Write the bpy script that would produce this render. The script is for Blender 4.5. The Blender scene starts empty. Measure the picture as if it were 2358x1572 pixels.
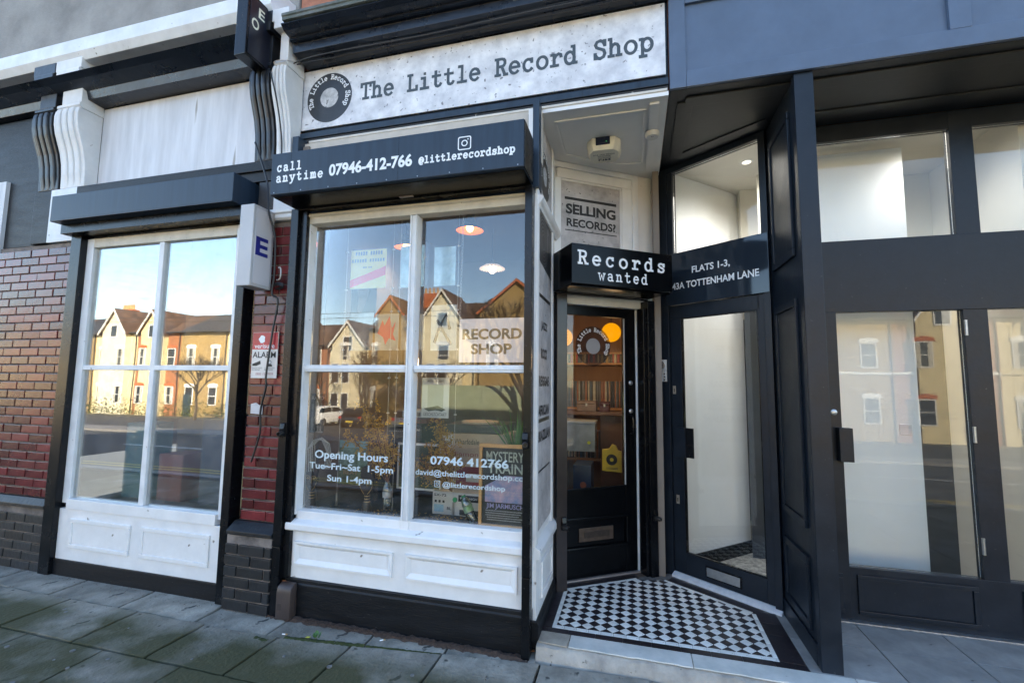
import bpy, bmesh, math, random
from mathutils import Vector, Matrix
R = random.Random(7)
sc = bpy.context.scene
rad = math.radians

# ------------------------------------------------------------------ camera
CY, CZ, YAW, PIT, ROL, FPX = -2.7709, 1.5917, 0.26121, 0.09139, 0.01164, 1039.65
cam = bpy.data.cameras.new('camera'); co = bpy.data.objects.new('camera', cam); sc.collection.objects.link(co)
fw = Vector((-math.sin(YAW)*math.cos(PIT), math.cos(YAW)*math.cos(PIT), math.sin(PIT)))
r0 = Vector((math.cos(YAW), math.sin(YAW), 0)); u0_ = r0.cross(fw)
rr = math.cos(ROL)*r0 + math.sin(ROL)*u0_; uu = -math.sin(ROL)*r0 + math.cos(ROL)*u0_
co.matrix_world = Matrix(((rr.x, uu.x, -fw.x, 0), (rr.y, uu.y, -fw.y, CY), (rr.z, uu.z, -fw.z, CZ), (0, 0, 0, 1)))
cam.sensor_width = 36; cam.lens = FPX/2358*36; cam.clip_start = .05; cam.clip_end = 1000
sc.camera = co
# ------------------------------------------------------------------ sky, sun, exposure
SUN_EL, SUN_AZ = rad(27), rad(32)          # azimuth from +y towards +x
w = bpy.data.worlds.new('World'); sc.world = w; w.use_nodes = True
nt = w.node_tree; bg = nt.nodes['Background']
sky = nt.nodes.new('ShaderNodeTexSky'); sky.sky_type = 'NISHITA'; sky.sun_disc = False
sky.sun_elevation = SUN_EL; sky.sun_rotation = SUN_AZ; sky.air_density = 1.0; sky.dust_density = .25; sky.ozone_density = 1.2
nt.links.new(sky.outputs[0], bg.inputs[0]); bg.inputs[1].default_value = .12
sl = bpy.data.lights.new('sun', 'SUN'); sl.energy = 4.4; sl.angle = rad(.5); sl.color = (1, .85, .64)
so = bpy.data.objects.new('sun', sl); sc.collection.objects.link(so)
sd = Vector((math.sin(SUN_AZ)*math.cos(SUN_EL), math.cos(SUN_AZ)*math.cos(SUN_EL), math.sin(SUN_EL)))
so.rotation_euler = sd.to_track_quat('Z', 'Y').to_euler(); so.location = (0, 0, 30)
vs = sc.view_settings; vs.view_transform = 'Standard'; vs.look = 'None'; vs.gamma = 1; vs.use_curve_mapping = False
vs.exposure = 2.42
sc.cycles.max_bounces = 10; sc.cycles.transparent_max_bounces = 24; sc.cycles.diffuse_bounces = 4; sc.cycles.glossy_bounces = 5
sc.cycles.sample_clamp_indirect = 6

# ------------------------------------------------------------------ materials
def _n(nt, t, **k):
    n = nt.nodes.new(t)
    for a, b in k.items():
        if a in n.inputs: n.inputs[a].default_value = b
        else: setattr(n, a, b)
    return n
def c4(c): return (c[0], c[1], c[2], 1)
MC = {}
def mat(name, col, rough=.5, var=.15, scale=6., col2=None, spots=0, spotcol=(.02, .02, .02), spotscale=40, bump=0., bscale=60., metal=0., spec=.5, emit=None, est=0., streak=0, alpha=None, coat=0., roughvar=0., rand=0., coord='Object'):
    if name in MC: return MC[name]
    m = bpy.data.materials.new(name); MC[name] = m; m.use_nodes = True; nt = m.node_tree; L = nt.links
    b = nt.nodes['Principled BSDF']
    b.inputs['Roughness'].default_value = rough; b.inputs['Metallic'].default_value = metal; b.inputs['Specular IOR Level'].default_value = spec
    if coat: b.inputs['Coat Weight'].default_value = coat; b.inputs['Coat Roughness'].default_value = .08
    tc = _n(nt, 'ShaderNodeTexCoord')
    vec = tc.outputs[coord]
    if streak:
        mp = _n(nt, 'ShaderNodeMapping'); mp.inputs['Scale'].default_value = (1, 1, streak); L.new(vec, mp.inputs[0]); vec2 = mp.outputs[0]
    else: vec2 = vec
    no = _n(nt, 'ShaderNodeTexNoise', Scale=scale, Detail=6., Roughness=.62); L.new(vec2, no.inputs['Vector'])
    cr = _n(nt, 'ShaderNodeValToRGB'); L.new(no.outputs[0], cr.inputs[0])
    c2 = col2 or tuple(x*(1-var) for x in col); c1 = col if col2 else tuple(min(1, x*(1+var)) for x in col)
    cr.color_ramp.elements[0].position = .32; cr.color_ramp.elements[1].position = .68
    cr.color_ramp.elements[0].color = c4(c2); cr.color_ramp.elements[1].color = c4(c1)
    out = cr.outputs[0]
    if rand:
        oi = _n(nt, 'ShaderNodeObjectInfo'); hs = _n(nt, 'ShaderNodeHueSaturation')
        mr = _n(nt, 'ShaderNodeMapRange'); mr.inputs['To Min'].default_value = 1-rand; mr.inputs['To Max'].default_value = 1+rand
        L.new(oi.outputs['Random'], mr.inputs[0]); L.new(mr.outputs[0], hs.inputs['Value']); L.new(out, hs.inputs['Color']); out = hs.outputs[0]
    if spots:
        n2 = _n(nt, 'ShaderNodeTexNoise', Scale=float(spotscale), Detail=3., Roughness=.5); L.new(vec2, n2.inputs['Vector'])
        r2 = _n(nt, 'ShaderNodeValToRGB'); L.new(n2.outputs[0], r2.inputs[0])
        r2.color_ramp.elements[0].position = .72-spots*.12; r2.color_ramp.elements[1].position = .76-spots*.1
        r2.color_ramp.elements[0].color = (0, 0, 0, 1); r2.color_ramp.elements[1].color = (1, 1, 1, 1)
        mx = _n(nt, 'ShaderNodeMix', data_type='RGBA'); L.new(r2.outputs[0], mx.inputs[0]); L.new(out, mx.inputs[6]); mx.inputs[7].default_value = c4(spotcol); out = mx.outputs[2]
    L.new(out, b.inputs['Base Color'])
    if roughvar:
        mr2 = _n(nt, 'ShaderNodeMapRange'); mr2.inputs['To Min'].default_value = max(.03, rough-roughvar); mr2.inputs['To Max'].default_value = min(1, rough+roughvar)
        L.new(no.outputs[0], mr2.inputs[0]); L.new(mr2.outputs[0], b.inputs['Roughness'])
    if bump:
        n3 = _n(nt, 'ShaderNodeTexNoise', Scale=bscale, Detail=5.); L.new(vec2, n3.inputs['Vector'])
        bp = _n(nt, 'ShaderNodeBump'); bp.inputs['Strength'].default_value = bump; bp.inputs['Distance'].default_value = .01
        L.new(n3.outputs[0], bp.inputs['Height']); L.new(bp.outputs[0], b.inputs['Normal'])
    if emit: b.inputs['Emission Color'].default_value = c4(emit); b.inputs['Emission Strength'].default_value = est
    if alpha is not None: b.inputs['Alpha'].default_value = alpha
    return m
def glass(name, tint=(.97, .98, .975), base=.06, k=.5, dirt=0.):
    if name in MC: return MC[name]
    m = bpy.data.materials.new(name); MC[name] = m; m.use_nodes = True; nt = m.node_tree; nt.nodes.clear(); L = nt.links
    o = _n(nt, 'ShaderNodeOutputMaterial'); t = _n(nt, 'ShaderNodeBsdfTransparent'); t.inputs[0].default_value = c4(tint)
    g = _n(nt, 'ShaderNodeBsdfGlossy', Roughness=0.0); g.inputs[0].default_value = (1, 1, 1, 1)
    fr = _n(nt, 'ShaderNodeFresnel', IOR=1.5); ad = _n(nt, 'ShaderNodeMath', operation='MULTIPLY_ADD'); L.new(fr.outputs[0], ad.inputs[0]); ad.inputs[1].default_value = k; ad.inputs[2].default_value = base
    mx = _n(nt, 'ShaderNodeMixShader'); L.new(ad.outputs[0], mx.inputs[0]); L.new(t.outputs[0], mx.inputs[1]); L.new(g.outputs[0], mx.inputs[2])
    tc = _n(nt, 'ShaderNodeTexCoord'); no = _n(nt, 'ShaderNodeTexNoise', Scale=1.3, Detail=2.); L.new(tc.outputs['Object'], no.inputs['Vector'])
    bp = _n(nt, 'ShaderNodeBump'); bp.inputs['Strength'].default_value = .02; bp.inputs['Distance'].default_value = .02; L.new(no.outputs[0], bp.inputs['Height']); L.new(bp.outputs[0], g.inputs['Normal'])
    if dirt:
        d = _n(nt, 'ShaderNodeBsdfDiffuse'); d.inputs[0].default_value = (.6, .6, .58, 1)
        n2 = _n(nt, 'ShaderNodeTexNoise', Scale=7., Detail=7.); L.new(tc.outputs['Object'], n2.inputs['Vector'])
        mr = _n(nt, 'ShaderNodeMapRange'); mr.inputs['From Min'].default_value = .45; mr.inputs['From Max'].default_value = .8; mr.inputs['To Max'].default_value = dirt; L.new(n2.outputs[0], mr.inputs[0])
        m2 = _n(nt, 'ShaderNodeMixShader'); L.new(mr.outputs[0], m2.inputs[0]); L.new(mx.outputs[0], m2.inputs[1]); L.new(d.outputs[0], m2.inputs[2]); L.new(m2.outputs[0], o.inputs[0])
    else: L.new(mx.outputs[0], o.inputs[0])
    return m
def vinyl(name, col, op):
    if name in MC: return MC[name]
    m = bpy.data.materials.new(name); MC[name] = m; m.use_nodes = True; nt = m.node_tree; nt.nodes.clear(); L = nt.links
    o = _n(nt, 'ShaderNodeOutputMaterial'); t = _n(nt, 'ShaderNodeBsdfTransparent'); d = _n(nt, 'ShaderNodeBsdfDiffuse'); d.inputs[0].default_value = c4(col)
    mx = _n(nt, 'ShaderNodeMixShader'); mx.inputs[0].default_value = op; L.new(t.outputs[0], mx.inputs[1]); L.new(d.outputs[0], mx.inputs[2]); L.new(mx.outputs[0], o.inputs[0])
    return m
def leafmat(name, col, trans=.3):
    m = mat(name, col, .6, .35, 3., rand=.2)
    return m
SLATE = mat('slate_paint', (.019, .033, .053), .38, .24, 14., spec=.35, streak=.08, bump=.06, bscale=30, roughvar=.12, spots=.05, spotcol=(.008, .01, .014), spotscale=26)
SLATE_SKYLIT = mat('slate_paint_sky_lit', (.085, .120, .185), .42, .10, 4., bump=.12, bscale=25)  # same slate paint, its colour lightened and blued for the sky it reflects
SLATED = mat('slate_door_paint', (.011, .016, .024), .36, .22, 5., spec=.3, bump=.08, bscale=40, roughvar=.14, spots=.05, spotcol=(.045, .05, .055), spotscale=48)
BLACK = mat('black_metal', (.004, .0045, .006), .26, .2, 5., spec=.35, roughvar=.1, bump=.03, spots=.02, spotcol=(.12, .12, .12), spotscale=90)
BLACKG = mat('black_gloss_paint', (.0025, .003, .004), .24, .2, 8., spec=.2, roughvar=.08, bump=.08, bscale=18)
BLACKW = mat('black_plinth_paint', (.007, .008, .010), .45, .35, 3., spec=.3, streak=6, bump=.25, bscale=22, spots=.12, spotcol=(.09, .085, .08), spotscale=38, roughvar=.15)
WHITE = mat('white_gloss_paint', (.76, .76, .76), .36, .07, 4.5, bump=.14, bscale=20, spots=.02, spotcol=(.22, .19, .16), spotscale=11)
WHITEO = mat('worn_white_paint', (.70, .72, .74), .42, .10, 5, bump=.16, bscale=24, spots=.04, spotcol=(.16, .15, .13), spotscale=26)
CREAMP = mat('cream_old_paint', (.56, .52, .44), .5, .12, 9, bump=.2, bscale=30, spots=.06, spotcol=(.2, .18, .15), spotscale=50)
CONC = mat('printed_concrete', (.84, .85, .88), .42, .1, 7, col2=(.50, .51, .55), spots=.55, spotcol=(.20, .20, .22), spotscale=34, bump=.02)
CONC2 = mat('printed_concrete_warm', (.56, .53, .53), .5, .1, 7, col2=(.30, .285, .285), spots=.5, spotcol=(.09, .09, .09), spotscale=36)
LETG = mat('slate_lettering', (.055, .075, .092), .5, .15, 30)
LETW = mat('white_lettering', (.80, .82, .84), .5, .04, 20)
LETK = mat('black_lettering', (.012, .012, .013), .5, .1, 20)
DISC = mat('record_print', (.028, .029, .032), .4, .2, 14)
MOON = mat('record_label_print', (.74, .74, .74), .5, .2, 16, col2=(.22, .22, .225), spots=.9, spotcol=(.11, .11, .115), spotscale=19)
CEIL = mat('porch_white_paint', (.76, .76, .76), .5, .05, 2.5, bump=.08, bscale=14)
SOFFIT = mat('dark_soffit_paint', (.007, .009, .012), .5, .15, 4, bump=.1, bscale=18)
BURG = mat('burgundy_glazed_brick', (.11, .016, .018), .24, .3, 7, rand=.5, roughvar=.1, bump=.2, bscale=14, coat=.1, spots=.08, spotcol=(.03, .012, .012), spotscale=14)
MORT = mat('dark_mortar', (.17, .145, .13), .9, .6, 5, bump=.4)
BRKB = mat('black_painted_brick', (.014, .016, .019), .45, .35, 10, rand=.35, bump=.4, bscale=30)
GLASS = glass('window_glass', base=.02, k=.8, dirt=.04)
GLASSD = glass('door_glass', base=.0, k=.75, dirt=.015)
GLASSN = glass('neighbour_glass', base=.0, k=.55, dirt=.06)
GLASSF = glass('hall_glass', tint=(.95, .96, .95), base=.005, k=.6)
VINW = vinyl('white_window_vinyl', (.62, .72, .76), .92)
VING = vinyl('grey_window_vinyl', (.022, .022, .024), .66)
STEEL = mat('brushed_steel', (.45, .46, .47), .35, .1, 40, metal=.9)
BRASSD = mat('dull_bronze', (.10, .075, .06), .45, .2, 30, metal=.6)
WIRE = mat('steel_wire', (.5, .5, .5), .4, .1, 10, metal=.5)

# ------------------------------------------------------------------ geometry helpers
class Fr:
    def __init__(s, o, a):
        s.o = Vector((o[0], o[1], 0)); a = rad(a); s.e = Vector((math.cos(a), math.sin(a), 0)); s.n = Vector((math.sin(a), -math.cos(a), 0)); s.a = a
    def __call__(s, u, v, z): return s.o + s.e*u + s.n*v + Vector((0, 0, z))
F = Fr((0, 0), 0)                       # shop front: u = x, v towards the street
SD = Fr((-.592, 0), 90)                 # return wall of the porch
D = Fr((-.47, .69), 34.5)               # record shop door
G = Fr((.307, 1.215), -36)              # door to the flats
WL = {}
class MB:
    def __init__(s): s.v = []; s.f = []
    def add(s, vs, fs):
        b = len(s.v); s.v += [Vector(x) for x in vs]; s.f += [tuple(b+i for i in f) for f in fs]; return s
    def box(s, fr, u0, u1, v0, v1, z0, z1):
        p = [fr(u, v, z) for z in (z0, z1) for v in (v0, v1) for u in (u0, u1)]
        return s.add(p, [(0, 1, 3, 2), (4, 6, 7, 5), (0, 4, 5, 1), (2, 3, 7, 6), (0, 2, 6, 4), (1, 5, 7, 3)])
    def prism(s, fr, prof, u0, u1):     # profile (v, z) pushed along u
        n = len(prof); p = [fr(u, v, z) for u in (u0, u1) for v, z in prof]
        return s.add(p, [tuple(range(n)), tuple(range(2*n-1, n-1, -1))]+[(i, (i+1) % n, n+(i+1) % n, n+i) for i in range(n)])
    def plate(s, fr, prof, v0, v1):     # outline (u, z) pushed along v
        n = len(prof); p = [fr(u, v, z) for v in (v0, v1) for u, z in prof]
        return s.add(p, [tuple(range(n)), tuple(range(2*n-1, n-1, -1))]+[(i, (i+1) % n, n+(i+1) % n, n+i) for i in range(n)])
    def slab(s, pts, z0, z1):           # outline (x, y) pushed along z
        n = len(pts); p = [(x, y, z) for z in (z0, z1) for x, y in pts]
        return s.add(p, [tuple(range(n)), tuple(range(2*n-1, n-1, -1))]+[(i, (i+1) % n, n+(i+1) % n, n+i) for i in range(n)])
    def quad(s, *p): return s.add(p, [tuple(range(len(p)))])
    def tube(s, pts, r, n=6, cap=True):
        pts = [Vector(p) for p in pts]; m = len(pts); rs = r if isinstance(r, (list, tuple)) else [r]*m
        vs = []; up = None
        for i, p in enumerate(pts):
            t = (pts[min(i+1, m-1)]-pts[max(i-1, 0)]).normalized()
            if up is None: up = t.orthogonal().normalized()
            up = (up-t*up.dot(t)); up = up.normalized() if up.length > 1e-6 else t.orthogonal().normalized()
            sd_ = t.cross(up)
            for k in range(n):
                a = 2*math.pi*k/n; vs.append(p+(up*math.cos(a)+sd_*math.sin(a))*rs[i])
        fs = [(i*n+k, i*n+(k+1) % n, (i+1)*n+(k+1) % n, (i+1)*n+k) for i in range(m-1) for k in range(n)]
        if cap: fs += [tuple(range(n-1, -1, -1)), tuple((m-1)*n+k for k in range(n))]
        return s.add(vs, fs)
    def lathe(s, o, prof, n=20, ax=(0, 0, 1), cap=True):   # profile (radius, height along axis)
        ax = Vector(ax).normalized(); a = ax.orthogonal().normalized(); b = ax.cross(a); o = Vector(o); vs = []
        for r_, h in prof:
            for k in range(n):
                t = 2*math.pi*k/n; vs.append(o+ax*h+(a*math.cos(t)+b*math.sin(t))*r_)
        m = len(prof)
        fs = [(i*n+k, i*n+(k+1) % n, (i+1)*n+(k+1) % n, (i+1)*n+k) for i in range(m-1) for k in range(n)]
        if cap: fs += [tuple(range(n-1, -1, -1)), tuple((m-1)*n+k for k in range(n))]
        return s.add(vs, fs)
    def ball(s, c, r, n=12, m=8, sz=1.):
        prof = [(max(1e-4, r*math.sin(math.pi*i/m)), -r*sz*math.cos(math.pi*i/m)) for i in range(m+1)]
        return s.lathe(c, prof, n)
    def build(s, name, m, parent=None, bev=0., smooth=False, kind=None, label=None):
        me = bpy.data.meshes.new(name)
        lo = Vector([min(v[i] for v in s.v) for i in range(3)]); hi = Vector([max(v[i] for v in s.v) for i in range(3)])
        c = (lo+hi)/2
        if parent is None: c.z = lo.z
        me.from_pydata([v-c for v in s.v], [], s.f)
        bm = bmesh.new(); bm.from_mesh(me)
        bmesh.ops.recalc_face_normals(bm, faces=bm.faces)
        if bev:
            bmesh.ops.bevel(bm, geom=[e for e in bm.edges if len(e.link_faces) == 2 and e.calc_face_angle(0) > .5], offset=bev, segments=2, profile=.6, affect='EDGES', clamp_overlap=True)
        if smooth:
            for f in bm.faces: f.smooth = True
            for e in bm.edges:
                if len(e.link_faces) == 2 and e.calc_face_angle(0) > .7: e.smooth = False
        bm.to_mesh(me); bm.free(); me.materials.append(m)
        return link(name, me, c, parent, kind, label)
def link(name, me, c, parent=None, kind=None, label=None):
    o = bpy.data.objects.new(name, me); sc.collection.objects.link(o)
    WL[o.name] = Vector(c)
    if parent is not None: o.parent = parent; o.location = Vector(c)-WL[parent.name]
    else: o.location = c
    if kind: o['kind'] = kind
    if label: o['label'] = label
    return o
def tag(o, label, cat, group=None):
    o['label'] = label; o['category'] = cat
    if group: o['group'] = group
    return o
def thing(name, label, cat, loc, group=None):
    o = bpy.data.objects.new(name, None); sc.collection.objects.link(o); o.location = loc; o.empty_display_size = .1; WL[o.name] = Vector(loc)
    return tag(o, label, cat, group)
def copytree(o, loc, parent=None):
    c = o.copy(); sc.collection.objects.link(c)
    if parent is None: c.location = loc; WL[c.name] = Vector(loc)
    else: c.parent = parent; WL[c.name] = WL[parent.name]+c.location
    for ch in list(o.children): copytree(ch, None, c)
    return c
def bx(name, fr, u0, u1, v0, v1, z0, z1, m, parent=None, bev=.002, **k):
    return MB().box(fr, u0, u1, v0, v1, z0, z1).build(name, m, parent, bev, **k)

# ---- lettering: built-in sans as flat print, and a typewriter face drawn in strokes
def sans(body, fr, u0, u1, z0, z1, v, m, parent, weight=.0, name='lettering', slant=0., kind=None):
    """u0..u1 by z0..z1 is the box of the ink"""
    cu = bpy.data.curves.new('t', 'FONT'); cu.body = body; cu.size = 1; cu.offset = weight; cu.resolution_u = 4
    o = bpy.data.objects.new('t', cu); sc.collection.objects.link(o); bpy.context.view_layer.update()
    dg = bpy.context.evaluated_depsgraph_get(); me = bpy.data.meshes.new_from_object(o.evaluated_get(dg))
    bpy.data.objects.remove(o)
    xs = [q.co.x for q in me.vertices]; ys = [q.co.y for q in me.vertices]; a, b, c_, d_ = min(xs), max(xs), min(ys), max(ys)
    out = MB()
    vs = [fr(u0+(q.co.x-a)/(b-a)*(u1-u0)+slant*((q.co.y-c_)/(d_-c_)), v, z0+(q.co.y-c_)/(d_-c_)*(z1-z0)) for q in me.vertices]
    out.add(vs, [tuple(p.vertices) for p in me.polygons])
    bpy.data.meshes.remove(me); bpy.data.curves.remove(cu)
    return out.build(name, m, parent, kind=kind)
def arc(cx, cy, rx, ry, a0, a1, n=14): return [(cx+rx*math.cos(rad(a0+(a1-a0)*i/n)), cy+ry*math.sin(rad(a0+(a1-a0)*i/n))) for i in range(n+1)]
TW = {
 'T': [[(.08, .97), (.69, .97)], [(.08, 1), (.08, .76)], [(.69, 1), (.69, .76)], [(.385, 1), (.385, 0)], [(.2, .03), (.57, .03)]],
 'h': [[(.16, 1), (.16, 0)], [(.05, .97), (.16, .97)], [(.03, .03), (.3, .03)], [(.16, .46), (.24, .62), (.36, .68), (.48, .64), (.55, .5), (.55, 0)], [(.43, .03), (.69, .03)]],
 'e': [[(.12, .36), (.64, .36)], arc(.38, .34, .26, .34, 3, 318)],
 'L': [[(.22, 1), (.22, 0)], [(.08, .97), (.38, .97)], [(.08, .03), (.67, .03)], [(.66, 0), (.66, .27)]],
 'i': [[(.18, .66), (.39, .66)], [(.39, .68), (.39, 0)], [(.14, .03), (.64, .03)], [(.36, .92), (.42, .92)]],
 't': [[(.31, .95), (.31, .16), (.36, .05), (.46, .01), (.58, .06), (.64, .16)], [(.1, .66), (.6, .66)]],
 'l': [[(.18, .97), (.39, .97)], [(.39, 1), (.39, 0)], [(.13, .03), (.65, .03)]],
 'R': [[(.18, 1), (.18, 0)], [(.05, .97), (.42, .97), (.54, .93), (.6, .84), (.6, .68), (.54, .57), (.42, .52), (.18, .52)], [(.42, .52), (.6, .03)], [(.05, .03), (.33, .03)], [(.55, .03), (.75, .03)]],
 'c': [arc(.38, .34, .25, .34, 38, 322), [(.58, .48), (.58, .7)]],
 'o': [arc(.385, .34, .27, .34, 0, 360, 22)],
 'r': [[(.1, .66), (.26, .66)], [(.26, .68), (.26, 0)], [(.08, .03), (.48, .03)], [(.26, .4), (.36, .6), (.5, .68), (.62, .62), (.64, .5)]],
 'd': [arc(.33, .34, .24, .34, 0, 360, 20), [(.56, 1), (.56, 0)], [(.43, .97), (.56, .97)], [(.56, .03), (.7, .03)]],
 'S': [[(.6, .78), (.54, .93), (.38, 1.0), (.22, .95), (.14, .79), (.2, .63), (.38, .54), (.56, .45), (.62, .26), (.55, .08), (.38, 0), (.22, .05), (.13, .22)], [(.62, .7), (.62, 1)], [(.12, 0), (.12, .3)]],
 's': [[(.57, .52), (.5, .63), (.37, .68), (.24, .64), (.18, .53), (.24, .42), (.38, .36), (.53, .3), (.59, .18), (.52, .05), (.38, 0), (.24, .04), (.16, .16)], [(.59, .46), (.59, .68)], [(.15, 0), (.15, .2)]],
 'p': [arc(.42, .34, .24, .34, 0, 360, 20), [(.19, .68), (.19, -.3)], [(.06, .66), (.19, .66)], [(.05, -.27), (.38, -.27)]],
 'a': [arc(.34, .19, .21, .19, 0, 360, 16), [(.15, .55), (.24, .66), (.38, .68), (.5, .63), (.55, .5), (.55, .03), (.69, .03)]],
 'n': [[(.06, .66), (.19, .66)], [(.19, .68), (.19, 0)], [(.19, .44), (.28, .62), (.4, .68), (.51, .62), (.56, .48), (.56, 0)], [(.06, .03), (.32, .03)], [(.44, .03), (.7, .03)]],
 'y': [[(.12, .66), (.39, .02)], [(.65, .66), (.34, -.16), (.24, -.27), (.1, -.27)], [(.02, .66), (.27, .66)], [(.5, .66), (.75, .66)]],
 'm': [[(.02, .66), (.12, .66)], [(.12, .68), (.12, 0)], [(.12, .46), (.2, .62), (.28, .67), (.36, .6), (.39, .46), (.39, 0)], [(.39, .46), (.46, .62), (.54, .67), (.62, .6), (.66, .46), (.66, 0)], [(.02, .03), (.2, .03)], [(.31, .03), (.47, .03)], [(.58, .03), (.76, .03)]],
 'w': [[(.09, .66), (.23, 0), (.385, .52), (.54, 0), (.68, .66)], [(0, .66), (.2, .66)], [(.57, .66), (.77, .66)]],
 '@': [arc(.4, .36, .34, .5, 300, 20, 20), [(.72, .5), (.7, .3), (.62, .18), (.54, .24)], arc(.38, .34, .16, .22, 0, 360, 14)],
}
def typew(body, place, h, adv, wgt, m, parent, name='lettering', jit=.0):
    """place(x, y, lift) -> world; x, y in metres from the start of the baseline, or per glyph on an arc"""
    out = MB(); rj = random.Random(3)
    for gi, ch in enumerate(body):
        for si, st in enumerate(TW.get(ch, [])):
            pts = [Vector((x*h, y*h)) for x, y in st]; n = len(pts); closed = (pts[0]-pts[-1]).length < 1e-6
            l, r_ = [], []
            for i, p in enumerate(pts):
                a = pts[i-1] if i > 0 else (pts[-2] if closed else None); b = pts[i+1] if i < n-1 else (pts[1] if closed else None)
                t1 = (p-a).normalized() if a is not None else (b-p).normalized(); t2 = (b-p).normalized() if b is not None else t1
                t = (t1+t2).normalized(); nn = Vector((-t.y, t.x)); k = 1/max(.55, t.dot(t1)); ww = wgt/2*(1+rj.uniform(-jit, jit))*k
                q = p
                if a is None: q = p-t*wgt*.3
                if b is None: q = p+t*wgt*.3
                l.append(q+nn*ww); r_.append(q-nn*ww)
            lift = .0006+.00025*si
            vs = [place(gi, q, lift) for q in l]+[place(gi, q, lift) for q in r_]
            out.add(vs, [(i, i+1, n+i+1, n+i) for i in range(n-1)])
    return out.build(name, m, parent)
def tline(body, fr, u0, z0, h, adv, wgt, v, m, parent, jit=.08, kern=1.):
    return typew(body, lambda gi, q, li: fr(u0+gi*adv+q.x*kern, v+li, z0+q.y), h, adv, wgt, m, parent, jit=jit)
def tarc(body, fr, uc, zc, rad_, a0, a1, h, wgt, v, m, parent, sx=1., sz=1.):
    n = len(body)
    def pl(gi, q, li):
        a = rad(a0+(a1-a0)*(gi+.5)/n); dx, dy = q.x-.385*h, q.y
        rr_ = rad_+dy; x = math.cos(a)*rr_+math.sin(a)*dx; y = math.sin(a)*rr_-math.cos(a)*dx
        return fr(uc+x*sx, v+li, zc+y*sz)
    return typew(body, pl, h, 0, wgt, m, parent, jit=.08)
def ring(mb, fr, uc, zc, r0_, r1, v, n=40, sx=1., sz=1.):
    vs = [fr(uc+math.cos(2*math.pi*k/n)*r*sx, v, zc+math.sin(2*math.pi*k/n)*r*sz) for r in (r0_, r1) for k in range(n)]
    return mb.add(vs, [(k, (k+1) % n, n+(k+1) % n, n+k) for k in range(n)])
def disk(mb, fr, uc, zc, r, v, n=40, sx=1., sz=1.):
    return mb.add([fr(uc+math.cos(2*math.pi*k/n)*r*sx, v, zc+math.sin(2*math.pi*k/n)*r*sz) for k in range(n)], [tuple(range(n))])
def insta(fr, uc, zc, s, v, m, parent):
    mb = MB(); n = 6
    def rr_(hw, cr):
        p = []
        for cx, cy, a in ((1, 1, 0), (-1, 1, 90), (-1, -1, 180), (1, -1, 270)):
            p += [(cx*(hw-cr)+cr*math.cos(rad(a+90*i/n)), cy*(hw-cr)+cr*math.sin(rad(a+90*i/n))) for i in range(n+1)]
        return p
    A, B = rr_(.5*s, .15*s), rr_(.42*s, .09*s); k = len(A)
    mb.add([fr(uc+x, v, zc+y) for x, y in A]+[fr(uc+x, v, zc+y) for x, y in B], [(i, (i+1) % k, k+(i+1) % k, k+i) for i in range(k)])
    ring(mb, fr, uc, zc, .16*s, .24*s, v, 20); disk(mb, fr, uc+.26*s, zc+.27*s, .05*s, v, 10)
    return mb.build('logo', m, parent)
def record(fr, uc, zc, r, v, parent, sx=1., sz=1., dm=None, lm=None, tm=None, txt=True):
    d = disk(MB(), fr, uc, zc, r, v, 56, sx, sz).build('record_disc', dm or DISC, parent)
    g = MB()
    for q in (.5, .56, .62, .66): ring(g, fr, uc, zc, r*q, r*(q+.006), v+.0006, 48, sx, sz)
    if dm is None: g.build('record_grooves', mat('groove_print', (.05, .05, .055), .4), parent, kind='stuff')
    l = disk(MB(), fr, uc, zc, r*.4, v+.001, 40, sx, sz).build('record_label', lm or MOON, parent)
    g = MB()
    for q in (.09, .16, .22, .28, .34): ring(g, fr, uc, zc, r*q, r*(q+.012), v+.0016, 40, sx, sz)
    disk(g, fr, uc, zc, r*.03, v+.0018, 10, sx, sz)
    g.build('label_rings', lm or mat('ring_print', (.5, .5, .5), .5), parent, kind='stuff')
    if txt: tarc('The Little Record Shop', fr, uc, zc, r*.74, 207, -32, r*.19, r*.035, v+.002, tm or LETW, parent, sx, sz)

# ================================================================== THE RECORD SHOP (building)
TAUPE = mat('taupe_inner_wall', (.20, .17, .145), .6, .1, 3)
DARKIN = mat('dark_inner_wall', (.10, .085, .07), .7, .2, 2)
BRICKUP = mat('upper_red_brick', (.34, .14, .085), .85, .25, 9, bump=.3)
shop = thing('record_shop', 'white and black Victorian record shop building with a recessed checkerboard entrance', 'building', (-1.2, .3, 0))
bx('upper_wall', F, -2.62, .24, -9, -.135, 3.46, 8.6, BRICKUP, shop, 0)
bx('sun_block_back_wall', F, -2.62, .24, -9, -8.8, 0, 3.455, DARKIN, shop, 0)  # unseen, put in to stop low sun coming from behind
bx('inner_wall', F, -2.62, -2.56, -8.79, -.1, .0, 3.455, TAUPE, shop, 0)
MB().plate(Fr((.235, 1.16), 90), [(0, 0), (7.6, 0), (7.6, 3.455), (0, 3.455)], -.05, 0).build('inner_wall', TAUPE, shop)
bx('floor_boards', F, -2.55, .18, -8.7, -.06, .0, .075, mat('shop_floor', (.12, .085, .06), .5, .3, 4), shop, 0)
bx('inner_partition', F, -2.55, -.8, -3.6, -3.55, .08, 3.45, DARKIN, shop, 0)
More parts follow.
